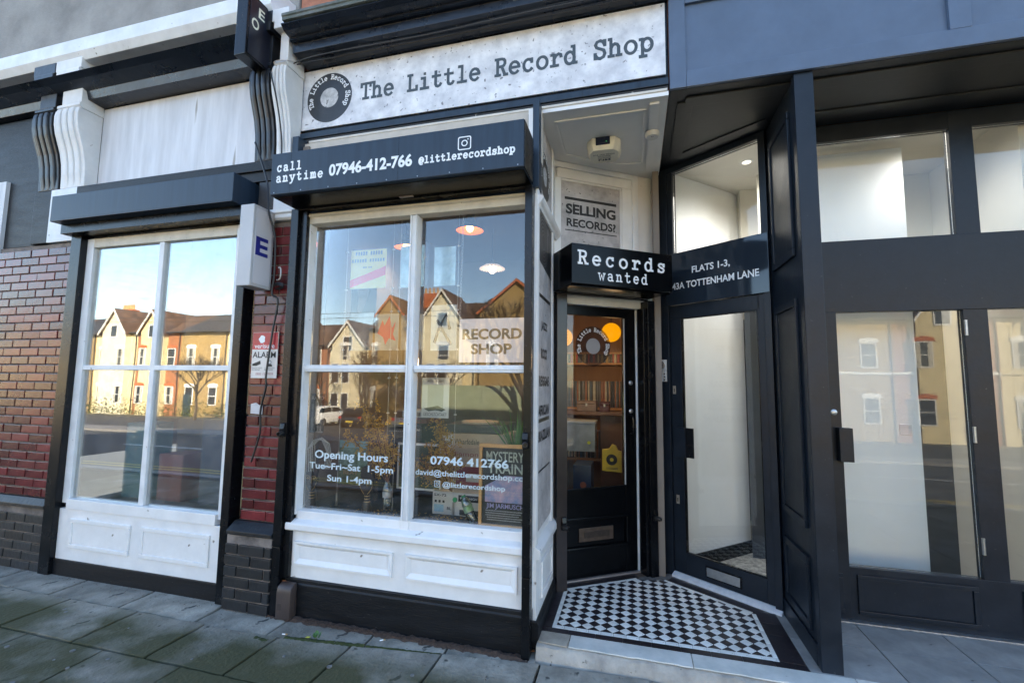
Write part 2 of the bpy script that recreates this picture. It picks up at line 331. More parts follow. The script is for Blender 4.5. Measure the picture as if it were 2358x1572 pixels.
# display window: frame, panes
wf = bx('window_head', F, -2.325, -.602, -.07, .02, 2.742, 2.80, CREAMP, shop, .006)
MB().prism(F, [(.02, 2.79), (.035, 2.80), (.03, 2.815), (-.02, 2.83), (-.05, 2.83), (-.05, 2.802)], -2.325, -.602).build('head_moulding', CREAMP, shop, .002)
bx('window_stile', F, -2.325, -2.285, -.07, .018, .66, 2.742, WHITEO, shop, .004)
bx('window_stile', F, -.652, -.602, -.07, .018, .66, 2.742, WHITEO, shop, .004)
bx('mullion', F, -1.481, -1.422, -.07, .012, .69, 2.742, WHITEO, shop, .008)
for s in (-1, 1): bx('mullion_bead', F, -1.4495+s*.018-.006, -1.4495+s*.018+.006, .012, .022, .69, 2.742, WHITEO, shop, .004)
for a, b in ((-2.285, -1.481), (-1.418, -.652)):
    bx('window_rail', F, a, b, -.07, .012, 1.655, 1.703, WHITEO, shop, .006)
    bx('rail_bead', F, a, b, .012, .018, 1.672, 1.686, WHITEO, shop, .003)
    bx('bottom_rail', F, a, b, -.07, .010, .60, .688, WHITE, shop, .006)
    for z0, z1 in ((.688, 1.655), (1.703, 2.742)):
        bx('pane', F, a+.001, b-.001, -.056, -.050, z0+.001, z1-.001, GLASS, shop, 0)
bx('mullion', F, -1.481, -1.418, -.05, .012, .62, .69, WHITE, shop, .006)
MB().prism(F, [(-.05, .565), (.052, .565), (.058, .572), (.058, .606), (.05, .615), (.012, .632), (-.05, .64)], -2.335, -.6).build('sill', WHITE, shop, .003)
bx('stall_riser', F, -2.335, -.6, -.06, .02, .235, .564, WHITE, shop, .002)
for a, b in ((-2.272, -1.518), (-1.427, -.684)):
    z0, z1 = .334, .488
    fld = bx('raised_panel', F, a+.04, b-.04, .020, .024, z0+.042, z1-.032, WHITE, shop, .001)
    m_ = MB()
    A = [(a, z0), (b, z0), (b, z1), (a, z1)]; B = [(a+.012, z0+.012), (b-.012, z0+.012), (b-.012, z1-.012), (a+.012, z1-.012)]; C_ = [(a+.04, z0+.042), (b-.04, z0+.042), (b-.04, z1-.032), (a+.04, z1-.032)]
    vs = [F(x, .0205, z) for x, z in A]+[F(x, .038, z) for x, z in A]+[F(x, .038, z) for x, z in B]+[F(x, .021, z) for x, z in C_]
    m_.add(vs, [(4*k+i, 4*k+(i+1) % 4, 4*k+4+(i+1) % 4, 4*k+4+i) for k in range(3) for i in range(4)])
    m_.build('panel_moulding', WHITE, fld)
MB().prism(F, [(-.06, -.05), (.032, -.05), (.032, .205), (.026, .215), (.026, .236), (.0205, .246), (-.06, .246)], -2.337, -.6).build('plinth', BLACKW, shop, .003)
# slate panel behind the shutter box, transom strip above it
bx('box_backing', F, -2.5, -.6, -.06, -.006, 2.832, 3.05, SLATE, shop, .002)
bx('transom_strip', F, -2.5, -.572, -.14, -.07, 3.06, 3.43, mat('warm_lit_strip', (.50, .45, .38), .45, .12, 6), shop, .002)  # pale strip, with the warm light it catches put into its colour
bx('corner_post', F, -.616, -.573, -.1, .0, 2.86, 3.46, SLATE, shop, .003)
bx('corner_post', F, -2.51, -2.455, -.1, .0, 2.86, 3.46, SLATE, shop, .003)
MB().prism(F, [(-.135, 3.425), (-.112, 3.425), (-.10, 3.432), (-.104, 3.444), (-.092, 3.452), (-.092, 3.466), (-.135, 3.466)], -2.44, .236).build('white_moulding', mat('aged_white_moulding', (.62, .58, .52), .45, .12, 8, bump=.2), shop, .002)
bx('shopfront_beam', F, -2.52, .243, -.135, -.088, 3.489, 3.534, SLATE, shop, .003)
bx('peeling_strip', F, -2.50, .241, -.135, -.10, 3.467, 3.488, mat('peeling_black_paint', (.02, .02, .022), .5, .2, 6, spots=.25, spotcol=(.35, .32, .28), spotscale=18, bump=.4), shop, .002)
bx('fascia_backing', F, -2.545, .243, -.134, -.127, 3.536, 4.09, BLACK, shop, 0)
MB().prism(F, [(-.134, 4.082), (-.10, 4.075), (-.085, 4.082), (.03, 4.095), (.045, 4.098), (.058, 4.10), (.062, 4.165), (.09, 4.168), (.10, 4.176), (.10, 4.19), (.13, 4.193), (.165, 4.2), (.18, 4.215), (.195, 4.228), (.195, 4.236), (-.134, 4.30)], -2.50, .243).build('cornice', mat('cornice_black_paint', (.006, .009, .017), .28, .4, 3, spots=.08, spotcol=(.10, .10, .09), spotscale=16, bump=.25, bscale=14, roughvar=.15), shop, .002)
MB().prism(F, [(-.134, 4.305), (.19, 4.238), (.213, 4.24), (.213, 4.262), (.222, 4.268), (.222, 4.288), (.205, 4.296), (-.134, 4.42)], -2.475, .243).build('lead_flashing', mat('mossy_lead', (.16, .17, .17), .6, .3, 6, col2=(.05, .065, .045), bump=.3), shop, .004)
# porch: ceiling, return wall
PORC = [(-.60, .10), (.243, .10), (.243, 1.42), (.16, 1.40), (-.74, .76), (-.74, .70), (-.60, .66)]
MB().slab(PORC, 3.421, 3.45).build('porch_ceiling', CEIL, shop)
cm = MB()
inner = [(-.50, .22), (.10, .22), (.10, .97), (-.11, .95), (-.5, .68)]
for i in range(5):
    p, q = Vector(inner[i]), Vector(inner[(i+1) % 5]); d_ = (q-p).normalized(); n_ = Vector((-d_.y, d_.x))*.011
    cm.slab([p+n_-d_*.009, q+n_+d_*.009, q-n_+d_*.009, p-n_-d_*.009], 3.410, 3.4205)
cm.build('ceiling_moulding', CEIL, shop, .003)
bx('ceiling_batten', F, .13, .19, -1.1, -.15, 3.405, 3.4205, CEIL, shop, .004)
bx('return_wall', SD, .03, .80, -.06, -.004, .10, 3.42, WHITE, shop, .002)
bx('corner_bead', SD, .025, .075, -.004, .012, .60, 3.42, WHITE, shop, .003)
bx('corner_bead', SD, .575, .635, -.004, .012, .60, 3.42, WHITE, shop, .003)
bx('teal_strip', SD, .637, .665, -.004, .006, .10, 3.0, mat('teal_old_paint', (.20, .28, .31), .5, .2, 6), shop, .002)
MB().prism(SD, [(-.004, 2.745), (.012, 2.748), (.02, 2.765), (.034, 2.78), (.042, 2.80), (.042, 2.815), (-.004, 2.825)], .03, .80).build('return_moulding', WHITE, shop, .002)
MB().prism(SD, [(-.05, .52), (.03, .52), (.038, .53), (.038, .565), (.028, .578), (-.004, .60), (-.05, .60)], .03, .78).build('return_sill', WHITE, shop, .003)
bx('return_riser', SD, .03, .64, -.004, .012, .17, .52, WHITE, shop, .002)
rp = bx('raised_panel', SD, .2, .52, .012, .016, .27, .43, WHITE, shop, .002)
for a, b, c_, d_ in ((.17, .55, .435, .46), (.17, .55, .24, .265), (.17, .195, .266, .434), (.525, .55, .266, .434)): bx('panel_moulding', SD, a, b, .0125, .026, c_, d_, WHITE, rp, .004)
MB().prism(SD, [(-.05, .02), (.034, .02), (.034, .15), (.024, .172), (-.05, .172)], .005, .66).build('return_plinth', BLACKW, shop, .003)
# door and its surround
door = bx('door', D, -.03, .688, -.172, -.132, 2.147, 2.225, BLACKG, shop, .003)
door.name = 'door'
bx('door_stile', D, .582, .688, -.172, -.132, .092, 2.147, BLACKG, door, .003)
bx('door_stile', D, -.03, .033, -.172, -.132, .092, 2.147, BLACKG, door, .003)
bx('lock_rail', D, .033, .582, -.172, -.134, .545, .766, BLACKG, door, .003)
bx('bottom_rail', D, .033, .582, -.172, -.134, .092, .302, BLACKG, door, .003)
bx('door_panel', D, .033, .582, -.168, -.148, .302, .545, BLACKG, door, 0)
for a, b, c_, d_ in ((.035, .605, .525, .55), (.035, .605, .295, .325), (.58, .605, .3255, .5245)):
    MB().box(D, a, b, -.148, -.122, c_, d_).build('panel_moulding', BLACKG, door, .009)
bx('glazing_bead', D, .033, .588, -.134, -.121, .757, .775, BLACKG, door, .006)
bx('glazing_bead', D, .573, .583, -.134, -.126, .776, 2.14, mat('pale_bead', (.35, .36, .36), .4, .1, 9), door, .002)
bx('pane', D, .034, .581, -.155, -.150, .767, 2.146, GLASSD, door, 0)
lp = bx('letter_plate', D, .158, .466, -.148, -.138, .36, .462, BRASSD, door, .003)
bx('letter_flap', D, .200, .428, -.138, -.133, .388, .434, mat('bronze_flap', (.06, .048, .042), .4, .2, 30, metal=.6), door, .002)
for z in (1.603, 1.369): MB().lathe(D(.64, -.132, z), [(.019, 0), (.019, .004), (.012, .009), (.005, .009)], 16, D.n).build('door_lock', STEEL, door, smooth=True)
MB().tube([D(.636, -.131, 1.335), D(.636, -.10, 1.318), D(.636, -.092, 1.26), D(.636, -.10, 1.20), D(.636, -.131, 1.183)], .009, 8).build('door_handle', BLACK, door, smooth=True)
record(D, .295, 1.90, .163, -.1485, door, dm=VING, lm=vinyl('label_vinyl', (.45, .46, .47), .55), tm=vinyl('white_text_vinyl', (.75, .77, .78), .8))
bx('threshold', D, -.04, .71, -.2, -.112, .076, .091, mat('worn_threshold', (.38, .34, .33), .4, .2, 10, metal=.5), shop, .003)
bx('door_jamb', D, .692, .708, -.19, -.125, .085, 2.225, WHITEO, shop, .003)
bx('door_head', D, -.05, .765, -.2, -.095, 2.228, 2.30, WHITEO, shop, .006)
bx('jamb_lining', D, .709, .80, -.2, -.10, .082, 2.227, BLACK, shop, .002)
MB().box(D, .80, .825, -.16, -.06, .082, 2.70).build('white_jamb_strip', WHITEO, shop, .002)
bx('transom_backing', D, -.2, .98, -.22, -.165, 2.302, 3.42, WHITE, shop, 0)
bx('wall_strip', D, .74, .98, -.165, -.135, 2.302, 3.42, mat('wall_strip_white', (.72, .69, .66), .45, .06, 3, bump=.2, bscale=10, spots=.03, spotcol=(.4, .35, .3), spotscale=20), shop, .003)
for a, b, c_, d_, v in ((-.036, .68, 3.29, 3.372, -.14), (.582, .68, 2.31, 3.289, -.14), (-.06, -.001, 2.31, 3.289, -.14), (.681, .738, 2.31, 3.42, -.128), (-.12, .68, 3.373, 3.42, -.128)):
    bx('transom_frame', D, a, b, -.165, v, c_, d_, WHITE, shop, .005)
for a, b, c_, d_ in ((0, .58, 3.272, 3.288), (.566, .581, 2.4, 3.271)): bx('transom_bead', D, a, b, -.164, -.146, c_, d_, WHITE, shop, .005)

# ---- lettering panels of the porch
pn = bx('selling_panel', D, 0, .565, -.163, -.155, 2.31, 3.271, CONC2, None, .001)
tag(pn, 'grey concrete effect panel above the shop door reading SELLING RECORDS?', 'sign')
bx('rule', D, .038, .532, -.155, -.1545, 3.117, 3.14, LETK, pn, 0); bx('rule', D, .042, .535, -.155, -.1545, 2.853, 2.861, LETK, pn, 0)
sans('SELLING', D, .048, .524, 2.995, 3.083, -.1543, LETK, pn, .04); sans('RECORDS?', D, .055, .525, 2.888, 2.960, -.1543, LETK, pn, .034)
pn = bx('genre_panel', SD, .076, .574, -.004, .003, .66, 2.744, CONC2, None, .001)
tag(pn, 'tall concrete effect panel on the porch return wall listing JAZZ to BRAZILIAN', 'sign')
TURN = mat('turntable_print', (.035, .034, .036), .4, .5, 5, col2=(.015, .015, .016))
MB().quad(SD(.0765, .0034, 2.742), SD(.5735, .0034, 2.742), SD(.5735, .0034, 2.36), SD(.0765, .0034, 2.41)).build('turntable_picture', TURN, pn)
g = MB()
for q in (.05, .075, .10, .125, .15, .168): ring(g, SD, .25, 2.57, q, q+.006, .0042, 40)
g.quad(SD(.40, .0042, 2.70), SD(.425, .0042, 2.70), SD(.40, .0042, 2.52), SD(.385, .0042, 2.52)); disk(g, SD, .41, 2.69, .028, .005, 16)
g.build('turntable_rings', mat('turntable_light_print', (.16, .155, .155), .4), pn, kind='stuff')
for z0, z1 in ((2.165, 2.19), (1.018, 1.03)): bx('rule', SD, .08, .52, .0032, .0038, z0, z1, LETK, pn, 0)
for t, a, b, z in (('JAZZ', .185, .41, 1.94), ('ROCK', .18, .41, 1.755), ('REGGAE', .125, .475, 1.57), ('AFRICAN', .1, .48, 1.375), ('BRAZILIAN', .093, .53, 1.21)):
    sans(t, SD, a, b, z, z+.072, .0036, LETK, pn, .05)
bx('tape_strip', SD, .078, .49, .0032, .004, 1.335, 1.36, mat('dark_tape', (.08, .07, .05), .4), pn, 0)
pn = bx('record_sign', SD, .076, .574, -.004, .003, 2.83, 3.40, CONC2, None, .001)
tag(pn, 'printed panel high on the porch return wall showing a black record', 'sign')
record(SD, .296, 3.06, .167, .0036, pn, 1.09, 1.)

# ================================================================== FASCIA SIGN
sg = bx('fascia_sign', F, -2.543, .231, -.126, -.113, 3.5735, 4.067, CONC, None, .002)
tag(sg, 'long pale concrete effect fascia sign reading The Little Record Shop', 'sign')
record(F, -2.286, 3.815, .203, -.1122, sg)
tline('The Little Record Shop', F, -2.008, 3.754, .127,   .0987, .0215, -.1122, LETG, sg)

# ================================================================== ROLLER SHUTTERS
def rail(fr, name, u0, u1, v0, v1, z0, z1, seam, parent, groove):
    o = bx(name, fr, u0, u1, v0, v1, seam+.003, z1, BLACK, parent, .003)
    bx('rail_foot', fr, u0, u1, v0, v1-.001, z0, seam, BLACK, o, .003)
    for z in (.3, .75, 1.2, 1.8, 2.4):
        MB().lathe(fr(groove, v1*.5, z), [(.004, 0), (.003, .004)], 8, fr.n).build('rivet', STEEL, o)
    return o
def lock(fr, u, v, z, parent):
    o = MB().prism(fr, [(v, z-.035), (v+.012, z-.04), (v+.02, z+.02), (v+.012, z+.055), (v, z+.06)], u-.018, u+.018).build('bullet_lock', BLACK, parent, .004)
    MB().lathe(fr(u, v+.01, z-.012), [(.017, 0), (.017, .045), (.013, .05), (.011, .05), (.011, .02)], 14, fr.n+fr.e*.25).build('lock_barrel', mat('worn_black_metal', (.03, .03, .032), .35, .3, 20, metal=.4), o, smooth=True)
st = thing('window_shutter', 'slate blue roller shutter box with phone number over the display window', 'roller shutter', (-1.5, -.1, 2.85))
MB().prism(F, [(.05, 2.872), (.0802, 2.851), (.292, 2.851), (.3065, 2.856), (.3065, 3.146), (.08, 3.146), (.05, 3.14)], -2.391, -.601).build('shutter_box', SLATE, st, .003)
MB().prism(F, [(.06, 2.8455), (.275, 2.8455), (.275, 2.8503), (.06, 2.8503)], -2.385, -.607).build('box_underside', BLACKG, st, .001)
bx('box_end_plate', F, -.6005, -.596, .06, .302, 2.853, 3.144, BLACK, st, .001)
bx('shutter_slot', F, -2.38, -.61, .02, .075, 2.833, 2.845, BLACK, st, .002)
bx('motor_plate', F, -1.52, -1.42, .085, .105, 2.838, 2.845, mat('rusty_plate', (.25, .2, .17), .5, .4, 30), st, .001)
rl = rail(F, 'guide_rail', -2.411, -2.348, .0, .08, .0, 2.843, .452, st, -2.33)
bx('inner_guide', F, -2.347, -2.296, .0, .05, .247, 2.832, BLACK, rl, .003)
lock(F, -2.372, .08, 1.235, st)
rl2 = rail(F, 'guide_rail', -.645, -.597, .032, .08, .0, 2.843, .452, st, -.62)
bx('inner_guide', F, -.64, -.5975, -.0, .031, .06, 2.832, BLACK, rl2, .003); lock(F, -.628, .08, 1.237, st)
for x in (-2.235, -1.42): bx('box_seam', F, x, x+.0022, .3066, .3069, 2.858, 3.145, BLACK, st, 0)
for k in range(9): MB().lathe(F(-2.36+.2155*k, .3066, 2.868), [(.0035, 0), (.003, .002)], 8, F.n).build('screw', STEEL, st)
tline('call', F, -2.347, 3.016, .058, .0525, .0112, .3068, LETW, st); tline('anytime', F, -2.349, 2.94, .058, .0555, .0112, .3068, LETW, st)
sans('07946-412-766', F, -1.928, -1.322, 2.937, 3.021, .3072, LETW, st, .035)
tline('@littlerecordshop', F, -1.276, 2.947, .045, .0368, .0098, .3068, LETW, st); insta(F, -.973, 3.043, .086, .3072, LETW, st)
ds = thing('door_shutter', 'small black roller shutter box reading Records wanted over the shop door', 'roller shutter', tuple(D(.3, .1, 2.3)))
MB().prism(D, [(-.02, 2.318), (.0, 2.295), (.285, 2.295), (.30, 2.302), (.30, 2.592), (-.02, 2.592)], -.13, .736).build('shutter_box', BLACKG, ds, .003)
bx('box_lip', D, -.128, .734, .2, .27, 2.287, 2.2945, BLACKG, ds, .002)
bx('box_slot', D, -.12, .73, -.04, .0, 2.285, 2.2945, BLACK, ds, .002)
tline('Records', D, -.084, 2.447, .096, .1125, .015, .3003, LETW, ds, kern=1.15); tline('wanted', D, .083, 2.341, .074, .0735, .0105, .3003, LETW, ds)
RB = mat('rail_bronze', (.030, .022, .020), .24, .2, 6, roughvar=.1)
o = bx('guide_rail', D, -.10, -.015, -.10, 0, .078, 2.286, RB, ds, .003); lock(D, -.045, 0, .55, ds)
o = bx('guide_rail', D, .725, .793, -.10, 0, .078, 2.286, BLACK, ds, .003); lock(D, .765, 0, .545, ds)
bx('inner_guide', D, .694, .724, -.10, -.02, .08, 2.225, BLACK, ds, .003)

# ---- small fittings under the porch ceiling
ab = thing('alarm_siren', 'cream alarm siren box with dark blue lens under the porch ceiling', 'alarm', (-.19, .60, 3.42))
def hexo(k, z): return [(-.19+x*k, .60+y*k, z) for x, y in ((-.125, .08), (-.09, .13), (.09, .13), (.125, .08), (.125, -.05), (.085, -.105), (-.085, -.105), (-.125, -.05))]
p = hexo(1, 3.4205)+hexo(1, 3.375)+hexo(.86, 3.325); m_ = MB()
m_.add(p, [tuple(range(8)), tuple(range(23, 15, -1))]+[(8*k+i, 8*k+(i+1) % 8, 8*k+8+(i+1) % 8, 8*k+8+i) for k in range(2) for i in range(8)])
m_.build('siren_case', mat('aged_cream_plastic', (.74, .71, .60), .4, .1, 8), ab, .006, True)
MB().prism(F, [(-.488, 3.418), (-.490, 3.37), (-.515, 3.345), (-.54, 3.345), (-.54, 3.418)], -.245, -.14).build('lens', mat('navy_lens', (.006, .009, .03), .1, .2, 5), ab, .004)
bx('indicator', F, -.17, -.164, -.495, -.486, 3.378, 3.383, mat('green_led', (.02, .3, .06), .3, emit=(.1, 1, .3), est=.12), ab, 0)
class Under:
    def __init__(s, x, y): s.x, s.y = x, y
    def __call__(s, u, v, z): return Vector((s.x-u, s.y+z, 3.3235-v))
U = Under(-.19, .60)
INK = mat('navy_ink', (.01, .012, .05), .5)
sans('MN', U, -.045, .045, .045, .072, 0, INK, ab, .02); sans('Security', U, -.05, .05, .018, .038, 0, INK, ab, .01); sans('Systems', U, -.048, .048, -.008, .012, 0, INK, ab, .01); sans('07706 627 915', U, -.08, .08, -.032, -.016, 0, INK, ab, .01)
dt = thing('ceiling_detector', 'small round white detector on the porch ceiling batten', 'detector', (.158, .50, 3.405))
MB().lathe((.158, .50, 3.4045), [(.05, 0), (.05, .02), (.042, .034), (.02, .036)], 24, (0, 0, -1)).build('detector_body', mat('white_plastic', (.62, .62, .60), .4, .04, 6), dt, smooth=True)
for x in (-.006, .006): MB().lathe((.158+x, .485, 3.3715), [(.005, 0), (.004, .003)], 8, (0, 0, -1)).build('detector_hole', BLACK, dt)

# ================================================================== INSIDE THE DISPLAY WINDOW
CARP = mat('navy_carpet', (.03, .04, .055), .95, .35, 30, spots=.12, spotcol=(.25, .15, .03), spotscale=45, bump=.3)
bx('display_platform', F, -2.52, -.62, -.85, -.052, .50, .656, CARP, shop, .004)
bx('platform_step', F, -2.2, -.75, -1.25, -.86, .45, .76, mat('dark_stone_board', (.025, .027, .028), .8, .5, 9, bump=.3), shop, .004)
bx('display_side_board', F, -2.56, -2.40, -.62, -.053, .60, 3.40, TAUPE, shop, .003)
bx('side_board_batten', F, -2.399, -2.39, -.36, -.33, .66, 3.3, TAUPE, shop, .002)
bx('return_board', F, -.66, -.62, -.62, -.053, .657, 3.4, TAUPE, shop, .003)
SKYP = mat('inner_ceiling_paint', (.075, .06, .05), .7, .1, 2)
MB().slab([(-2.55, .16), (-.64, .16), (-.64, .74), (.2, 1.36), (.2, 8.7), (-2.55, 8.7)], 3.40, 3.419).build('inner_ceiling', SKYP, shop)
PLY = mat('oak_ply', (.42, .24, .10), .5, .2, 6, streak=.15)
def sleeve(x0, x1, z0, z1, y, label, colr, group='record sleeves hung in the window', back=None):
    t = thing('record_sleeve', label, 'record sleeve', ((x0+x1)/2, y, z0), group)
    bx('sleeve', F, x0+.008, x1-.008, -y-.006, -y, z0+.008, z1-.008, colr, t, .001)
    bx('acrylic_holder', F, x0, x1+.03, -y+.003, -y+.006, z0, z1, glass('acrylic', tint=(.99, .99, .99), base=.0, k=.25), t, 0)
    return t
YEL = mat('pale_yellow_card', (.62, .57, .17), .5, .06, 4)
t = sleeve(-2.127, -1.803, 2.295, 2.615, .25, 'pale yellow record sleeve with a pink slanting band hung at upper left', YEL)
bf = -.2494
MB().quad(F(-2.119, bf, 2.312), F(-2.119, bf, 2.372), F(-1.812, bf, 2.472), F(-1.812, bf, 2.402)).build('pink_band', mat('pink_print', (.72, .008, .035), .5, .1, 5), t)
g = MB()
for x0, x1, z0, z1, k in ((-2.08, -1.84, 2.565, 2.595, 11), (-2.11, -1.82, 2.51, 2.535, 13), (-2.01, -1.93, 2.462, 2.474, 7)):
    for i in range(k):
        if i != k//2: g.quad(F(x0+(x1-x0)*i/k, bf, z0), F(x0+(x1-x0)*(i+.72)/k, bf, z0), F(x0+(x1-x0)*(i+.72)/k, bf, z1), F(x0+(x1-x0)*i/k, bf, z1))
g.build('print_marks', mat('faded_blue_print', (.05, .10, .16), .5), t, kind='stuff')
PLAS = mat('sky_tinted_plastic', (.30, .46, .52), .12, .35, 9, bump=.5, bscale=14, coat=.6)  # clear wrapping; the sky it reflects is put in as pale blue
sleeve(-1.722, -1.509, 2.30, 2.64, .30, 'left of the two shiny plastic wrapped sleeves hung behind the mullion', PLAS)
sleeve(-1.447, -1.259, 2.30, 2.615, .31, 'shiny plastic wrapped sleeve hung between the mullion and the chain', PLAS)
GREYS = mat('grey_sleeve', (.30, .30, .28), .3, .5, 5, col2=(.10, .11, .11))
CRS = mat('cream_sleeve', (.50, .47, .38), .3, .25, 6, col2=(.24, .24, .22))
sleeve(-2.15, -1.925, 1.82, 2.13, .30, 'grey and white record sleeve leftmost in the lower hanging row', GREYS)
t = sleeve(-1.93, -1.712, 1.82, 2.118, .31, 'cream record sleeve with a ragged pink shape in the lower hanging row', CRS)
MB().plate(F, [(-1.90, 1.96), (-1.86, 2.06), (-1.84, 2.02), (-1.80, 2.09), (-1.775, 2.0), (-1.745, 2.05), (-1.765, 1.95), (-1.74, 1.90), (-1.80, 1.92), (-1.83, 1.87), (-1.85, 1.93)], -.3092, -.309).build('pink_shape', mat('pink_print', (.6, .1, .22)), t)
sleeve(-1.702, -1.49, 1.82, 2.105, .30, 'pale brown record sleeve in the lower hanging row behind the mullion', mat('pale_brown_sleeve', (.34, .28, .2), .3, .4, 6))
t = sleeve(-1.46, -1.24, 1.815, 2.172, .31, 'record sleeve with black brush strokes on pale blue in the lower hanging row', mat('pale_blue_sleeve', (.36, .42, .44), .3, .3, 4))
MB().tube([F(-1.42, -.308, 1.88), F(-1.38, -.308, 2.0), F(-1.33, -.308, 2.09), F(-1.30, -.308, 1.98)], .012, 4).build('brush_stroke', LETK, t); MB().tube([F(-1.40, -.3075, 2.05), F(-1.34, -.3075, 1.95), F(-1.29, -.3075, 1.87)], .012, 4).build('brush_stroke', LETK, t)
# suspension wires
for i, (x, y) in enumerate(((-2.16, .26), (-1.762, .27), (-1.70, .27), (-1.235, .29))):
    m_ = thing('suspension_wire', ['thin steel wire nearest the left wall holding the hung sleeves', 'thin steel wire left of the mullion beside the yellow sleeve', 'thin steel wire close to the mullion on its left', 'thin steel wire just left of the hanging chain'][i], 'wire', (x, y, .66), 'steel wires in the window')
    MB().tube([(x, y, .74), (x, y, 3.38)], .0016, 5).build('wire', WIRE, m_)
    MB().tube([(x, y, .66), (x, y, .75)], .008, 8).build('floor_anchor', STEEL, m_)
    for z in (2.60, 2.30, 2.12, 1.83, 1.62, 1.36, 1.05): bx('wire_clip', F, x-.008, x+.01, -y-.005, -y+.005, z-.004, z+.004, mat('white_plastic', (.6, .6, .6)), m_, 0)
# chain and RECORD SHOP panel
ch = thing('hanging_chain', 'thin steel link chain hanging from the window head', 'chain', (-1.133, .1, 2.03))
lk = None
for i in range(33):
    a0 = i % 2; c = Vector((-1.128-.010*i/33, .1, 2.75-.0215*i)); pts = []
    for k in range(9):
        a = 2*math.pi*k/8; x, z = .0055*math.cos(a), .0145*math.sin(a)
        pts.append(Vector((x*(1-a0*.7), x*a0, z)))
    if i < 2:
        me_ = MB().tube([p+c for p in pts], .0016, 5, False).build('chain_link', mat('chain_steel', (.32, .32, .32), .35, metal=.7), ch); 
        lk = (lk or [])+[me_]
    else:
        o = lk[a0].copy(); sc.collection.objects.link(o); o.parent = ch; o.location = c-WL[ch.name]
sg = thing('hanging_sign', 'frosted white panel with brown letters RECORD SHOP hung in the window', 'sign', (-.92, .1, 1.725))
FROST = mat('frosted_panel', (.90, .78, .76), .25, .03, 3, coat=.3)
bx('panel', F, -1.141, -.664, -.108, -.10, 1.726, 2.022, FROST, sg, .001)
BRL = mat('brown_lettering', (.20, .13, .06), .4, .15, 8)
sans('RECORD', F, -1.118, -.700, 1.880, 1.954, -.0994, BRL, sg, .035); sans('SHOP', F, -1.055, -.768, 1.780, 1.852, -.0994, BRL, sg, .035)
# lamps
OR = mat('orange_enamel', (.45, .09, .002), .5, .06, 5, emit=(1, .22, .0), est=.20)
DKE = mat('dark_enamel', (.02, .015, .012), .3)
BULB = mat('lit_bulb', (1, .7, .3), .3, emit=(1, .52, .13), est=6)
def lamp(x, y, z, r, label, shade, h, white=False):
    t = thing('pendant_lamp', label, 'lamp', (x, y, z), 'pendant lamps in the shop')
    MB().tube([(x, y, z+h), (x, y, 3.399)], .006, 6).build('cord', DKE, t)
    prof = [(r, 0), (r*.98, .012), (r*.55, h*.35), (.05, h*.55), (.04, h), (.035, h), (.045, h*.52), (r*.52, h*.30), (r*.95, .006)]
    if white:
        n = 24; m_ = MB(); vs = []
        for rr_, zz in ((.025, .05), (r*.55, .045), (r, 0)):
            for k in range(n*2):
                a = math.pi*k/n; vs.append((x+math.cos(a)*rr_, y+math.sin(a)*rr_, z+zz+(.008*rr_/r if k % 2 else -.008*rr_/r)))
        m_.add(vs, [(i*n*2+k, i*n*2+(k+1) % (2*n), (i+1)*2*n+(k+1) % (2*n), (i+1)*2*n+k) for i in range(2) for k in range(2*n)]); m_.build('lamp_shade', shade, t)
    else:
        MB().lathe((x, y, z), prof[:5], 32, cap=False).build('lamp_shade', DKE, t, smooth=True)
        MB().lathe((x, y, z-.001), [(r*.985, .006), (r*.53, h*.31), (.04, h*.5)], 32, cap=False).build('shade_lining', shade, t, smooth=True)
    MB().ball((x, y, z+(.0 if white else .03)), .032 if not white else .045, 14, 10, 1.25).build('bulb', BULB if not white else mat('lit_clear_bulb', (1, .8, .6), .2, emit=(1, .68, .4), est=1.2), t, smooth=True)
    MB().tube([(x, y, z+.06), (x, y, z+.11)], .02, 10).build('lamp_holder', DKE, t, smooth=True)
    l = bpy.data.lights.new('lamp_glow', 'SPOT'); l.energy = 5; l.color = (1, .72, .42); l.spot_size = rad(150); l.spot_blend = .9; l.shadow_soft_size = .04
    lo = bpy.data.objects.new('lamp_glow', l); sc.collection.objects.link(lo); lo.parent = t; lo.location = (0, 0, -.04)
lamp(-1.418, 1.0, 2.965, .127, 'orange lined pendant lamp nearest the window, at upper right', OR, .16)
lamp(-2.30, 1.45, 3.0, .127, 'orange lined pendant lamp behind the mullion', OR, .14)
lamp(-1.58, 2.2, 2.92, .15, 'white ribbed pendant lamp with a round clear bulb', mat('white_ribbed_glass', (.75, .66, .6), .3, emit=(1, .72, .55), est=.10), .12, True)
# left wall poster and small things by the glass
t = tag(MB().plate(F, [(-2.345, 1.90), (-2.10, 2.0), (-2.10, 2.70), (-2.345, 2.74)], -.60, -.594).build('wall_poster', mat('charcoal_print', (.035, .03, .028), .35, .6, 3, col2=(.012, .011, .011)), None), 'large charcoal monochrome poster at the left end of the window', 'poster')
g = MB().plate(F, [(-2.29, 2.40), (-2.24, 2.46), (-2.19, 2.44), (-2.17, 2.36), (-2.19, 2.29), (-2.22, 2.20), (-2.25, 2.14), (-2.28, 2.20), (-2.27, 2.30)], -.5938, -.5934).build('pale_shape', mat('pale_print', (.26, .20, .17), .5, .5, 9, col2=(.1, .08, .07)), t)
MB().plate(F, [(-2.25, 2.08), (-2.19, 2.16), (-2.17, 2.05), (-2.21, 1.98)], -.5938, -.5934).build('pale_shape', mat('pale_print', (.2, .16, .14)), t)
t = bx('small_poster', F, -2.372, -2.25, -.19, -.186, 1.20, 1.495, mat('black_white_print', (.03, .03, .03), .4, .5, 12, col2=(.008, .008, .008)), None, 0); tag(t, 'small dark poster with grey standing shapes at the left edge of the window', 'poster')
